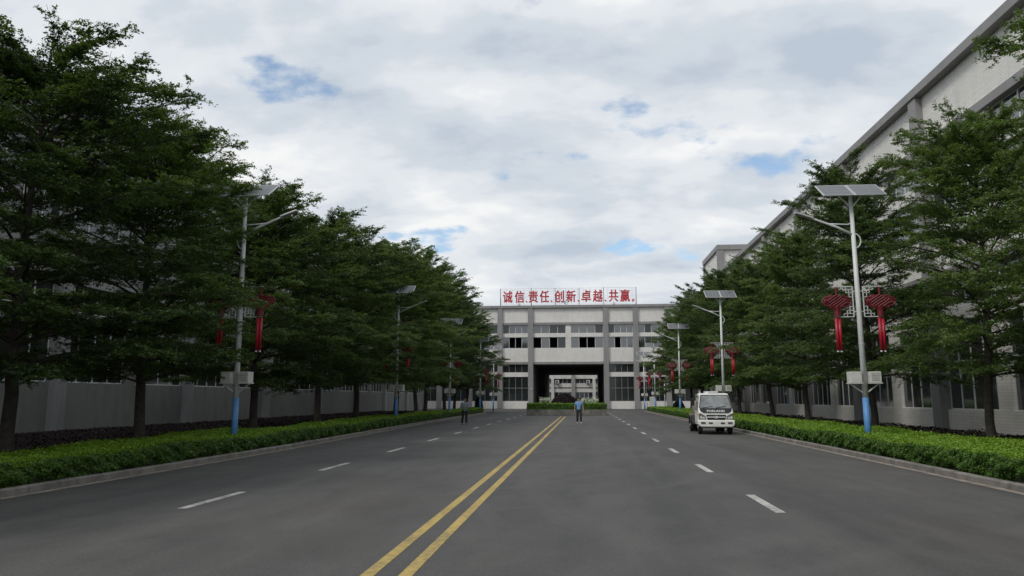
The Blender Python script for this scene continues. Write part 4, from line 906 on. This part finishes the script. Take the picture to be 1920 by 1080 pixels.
# ------------------------------------------------------------------ people
def skinned(name, pts, edges, rad, m, parent, root=0, sub=1):
    me = bpy.data.meshes.new(name); me.from_pydata([tuple(p) for p in pts], edges, []); me.update()
    o = bpy.data.objects.new(name, me); C.objects.link(o)
    sk = o.modifiers.new('skin', 'SKIN'); sk.use_smooth_shade = True
    if not me.skin_vertices: bpy.context.view_layer.update()
    for i, r in enumerate(rad):
        sv = me.skin_vertices[0].data[i]; sv.radius = r if hasattr(r, '__len__') else (r, r); sv.use_root = (i == root)
    ss = o.modifiers.new('subdivision', 'SUBSURF'); ss.levels = sub; ss.render_levels = sub
    bpy.context.view_layer.update()
    new = bpy.data.meshes.new_from_object(o.evaluated_get(bpy.context.evaluated_depsgraph_get()))
    bpy.data.objects.remove(o); new.name = name; new.materials.clear()
    return obj(name, new, m, parent, smooth=True)
def person(loc, rz, label, J, shirt, trou, shoe, sleeve, group='people walking on the road'):
    """J: joint dict; facing -y"""
    p = empty('person', loc, rz); tag(p, label, 'person', group)
    V = []; E = []; Rr = []
    def add(q, r, par=None):
        V.append(Vector(q)); Rr.append(r)
        if par is not None: E.append((par, len(V) - 1))
        return len(V) - 1
    pel = add(J['pelvis'], (0.13, 0.10)); wa = add(J['waist'], (0.125, 0.095), pel); chv = add(J['chest'], (0.15, 0.105), wa)
    nk0 = add(J['neck'], (0.058, 0.058), chv); nk1 = add(Vector(J['neck']) + Vector((0, -0.01, 0.07)), (0.05, 0.052), nk0)
    hb = Vector(J['head']); jaw = add(hb + Vector((0, -0.022, -0.065)), (0.062, 0.072), nk1); cr = add(hb + Vector((0, 0, 0.02)), (0.078, 0.094), jaw); tp_ = add(hb + Vector((0, 0.008, 0.085)), (0.06, 0.075), cr)
    for s in ('l', 'r'):
        sh = add(J['sh' + s], 0.062, chv); el = add(J['el' + s], 0.042, sh); wr = add(J['wr' + s], 0.027, el)
        d = (Vector(J['wr' + s]) - Vector(J['el' + s])).normalized(); sx = -1 if s == 'l' else 1
        inn = Vector((-sx, 0, 0)); fwd = Vector((0, -1, 0)); side = (fwd - d * fwd.dot(d)).normalized()
        pm = add(Vector(J['wr' + s]) + d * 0.075, (0.02, 0.036), wr)
        for f, (o_, ln) in enumerate(((0.028, 0.075), (0.01, 0.085), (-0.009, 0.08), (-0.027, 0.062))):
            b0 = add(V[pm] + side * o_ + d * 0.025, 0.0095, pm); b1 = add(V[b0] + d * ln * 0.55 + inn * 0.008, 0.009, b0); add(V[b1] + d * ln * 0.42 + inn * 0.02, 0.008, b1)
        t0 = add(Vector(J['wr' + s]) + d * 0.035 + side * 0.038, 0.012, pm); add(V[t0] + d * 0.045 + side * 0.016 + inn * 0.01, 0.010, t0)
        hp = add(J['hip' + s], 0.088, pel); kn = add(J['kn' + s], 0.055, hp); an = add(J['an' + s], 0.040, kn)
        add(Vector(J['an' + s]) + Vector((0, -0.13, -0.045)), (0.036, 0.026), an)
    body = skinned('body', V, E, Rr, SKIN, p)
    # face
    for sx in (-1, 1):
        MB().tube([hb + Vector((sx * 0.03, -0.088, 0.012)), hb + Vector((sx * 0.03, -0.098, 0.012))], 0.011, 8).build('eye', HAIR, body)
        MB().tube([hb + Vector((sx * 0.076, 0.01, -0.03)), hb + Vector((sx * 0.086, 0.012, 0.03))], 0.016, 6).build('ear', SKIN, body)
    MB().tube([hb + Vector((0, -0.09, 0.012)), hb + Vector((0, -0.112, -0.028)), hb + Vector((0, -0.09, -0.036))], [0.008, 0.016, 0.010], 6).build('nose', SKIN, body)
    MB().box(hb.x - 0.024, hb.x + 0.024, hb.y - 0.098, hb.y - 0.085, hb.z - 0.066, hb.z - 0.056).build('mouth', mat('lips', (0.28, 0.10, 0.08), 0.6), body)
    # hair cap
    hm = MB(); rings = []
    for i in range(6):
        t = -0.15 + i / 5 * (PI / 2 + 0.1)
        rings.append([(hb.x + 0.088 * math.cos(t) * math.cos(a), hb.y + 0.014 + 0.103 * math.cos(t) * math.sin(a), hb.z + 0.035 + (0.02 if math.sin(a) < 0 and i == 0 else 0) + 0.098 * math.sin(t)) for a in np.linspace(0, 2 * PI, 16, endpoint=False)])
    hm.add([q for r in rings for q in r], [(i * 16 + j, i * 16 + (j + 1) % 16, i * 16 + 16 + (j + 1) % 16, i * 16 + 16 + j) for i in range(5) for j in range(16)] + [tuple(range(80, 96))])
    hm.build('hair', HAIR, p, smooth=True)
    # shirt
    V = []; E = []; Rr = []
    hh0 = add(Vector(J['pelvis']) + Vector((0, 0, -0.10)), (0.165, 0.125)); h0 = add(Vector(J['pelvis']) + Vector((0, 0, 0.02)), (0.17, 0.125), hh0); w1 = add(J['waist'], (0.165, 0.12), h0); c1 = add(J['chest'], (0.175, 0.125), w1); n1 = add(Vector(J['neck']) + Vector((0, 0, -0.015)), (0.075, 0.07), c1)
    for s in ('l', 'r'):
        a = add(J['sh' + s], 0.082, c1); b = Vector(J['sh' + s]).lerp(Vector(J['el' + s]), min(1, sleeve)); q = add(b, 0.066, a)
        if sleeve > 1: add(Vector(J['el' + s]).lerp(Vector(J['wr' + s]), sleeve - 1), 0.046, q)
    sh_ = skinned('shirt', V, E, Rr, shirt, p)
    c_ = Vector(J['neck'])
    MB().tube([c_ + Vector((0.068 * math.cos(t), 0.062 * math.sin(t) - 0.004, 0.0 + 0.012 * math.sin(t))) for t in np.linspace(0, 2 * PI, 14)], 0.014, 6).build('collar', shirt, sh_)
    V = []; E = []; Rr = []
    h00 = add(Vector(J['pelvis']) + Vector((0, 0, 0.12)), (0.135, 0.108)); h0 = add(Vector(J['pelvis']), (0.155, 0.115), h00)
    for s in ('l', 'r'):
        a = add(J['hip' + s], 0.104, h0); b = add(J['kn' + s], 0.080, a); add(Vector(J['an' + s]) + Vector((0, 0, 0.0)), 0.066, b)
    skinned('trousers', V, E, Rr, trou, p)
    for s in ('l', 'r'):
        an = Vector(J['an' + s]); V = []; E = []; Rr = []
        a = add(an + Vector((0, 0.045, -0.03)), (0.043, 0.04)); b = add(an + Vector((0, -0.06, -0.035)), (0.045, 0.036), a); add(an + Vector((0, -0.165, -0.048)), (0.04, 0.024), b)
        skinned('shoe', V, E, Rr, shoe, p)
    return p
J1 = dict(pelvis=(0, 0, 0.92), waist=(0, 0, 1.08), chest=(0, -0.005, 1.29), neck=(0, 0.0, 1.43), head=(0, -0.025, 1.585),
          shl=(-0.185, 0, 1.385), shr=(0.185, 0, 1.385), ell=(-0.265, 0.04, 1.11), elr=(0.26, -0.05, 1.11), wrl=(-0.285, 0.02, 0.87), wrr=(0.285, -0.12, 0.88),
          hipl=(-0.095, 0, 0.86), hipr=(0.095, 0, 0.86), knl=(-0.11, -0.03, 0.48), knr=(0.10, -0.17, 0.50), anl=(-0.11, 0.06, 0.085), anr=(0.105, -0.24, 0.095))
person((-0.31, 50.0, 0), 0.12, 'person in sky blue shirt, black trousers and white shoes walking towards the camera', J1, SHB, TRO, SHW, 0.75)
J2 = dict(pelvis=(0, 0, 0.90), waist=(0, 0.0, 1.05), chest=(0, -0.005, 1.26), neck=(0, -0.01, 1.40), head=(0, -0.04, 1.545),
          shl=(-0.185, 0, 1.355), shr=(0.185, 0, 1.355), ell=(-0.27, -0.02, 1.10), elr=(0.27, -0.02, 1.10), wrl=(-0.13, -0.21, 1.14), wrr=(0.15, -0.21, 1.12),
          hipl=(-0.095, 0, 0.84), hipr=(0.095, 0, 0.84), knl=(-0.13, -0.05, 0.47), knr=(0.09, -0.08, 0.48), anl=(-0.16, 0.05, 0.085), anr=(0.09, -0.14, 0.085))
person((-7.43, 46.5, 0), 0.35, 'person in grey blue top and dark trousers near the left kerb, forearms raised', J2, SHG, TRO, SHK, 1.7)
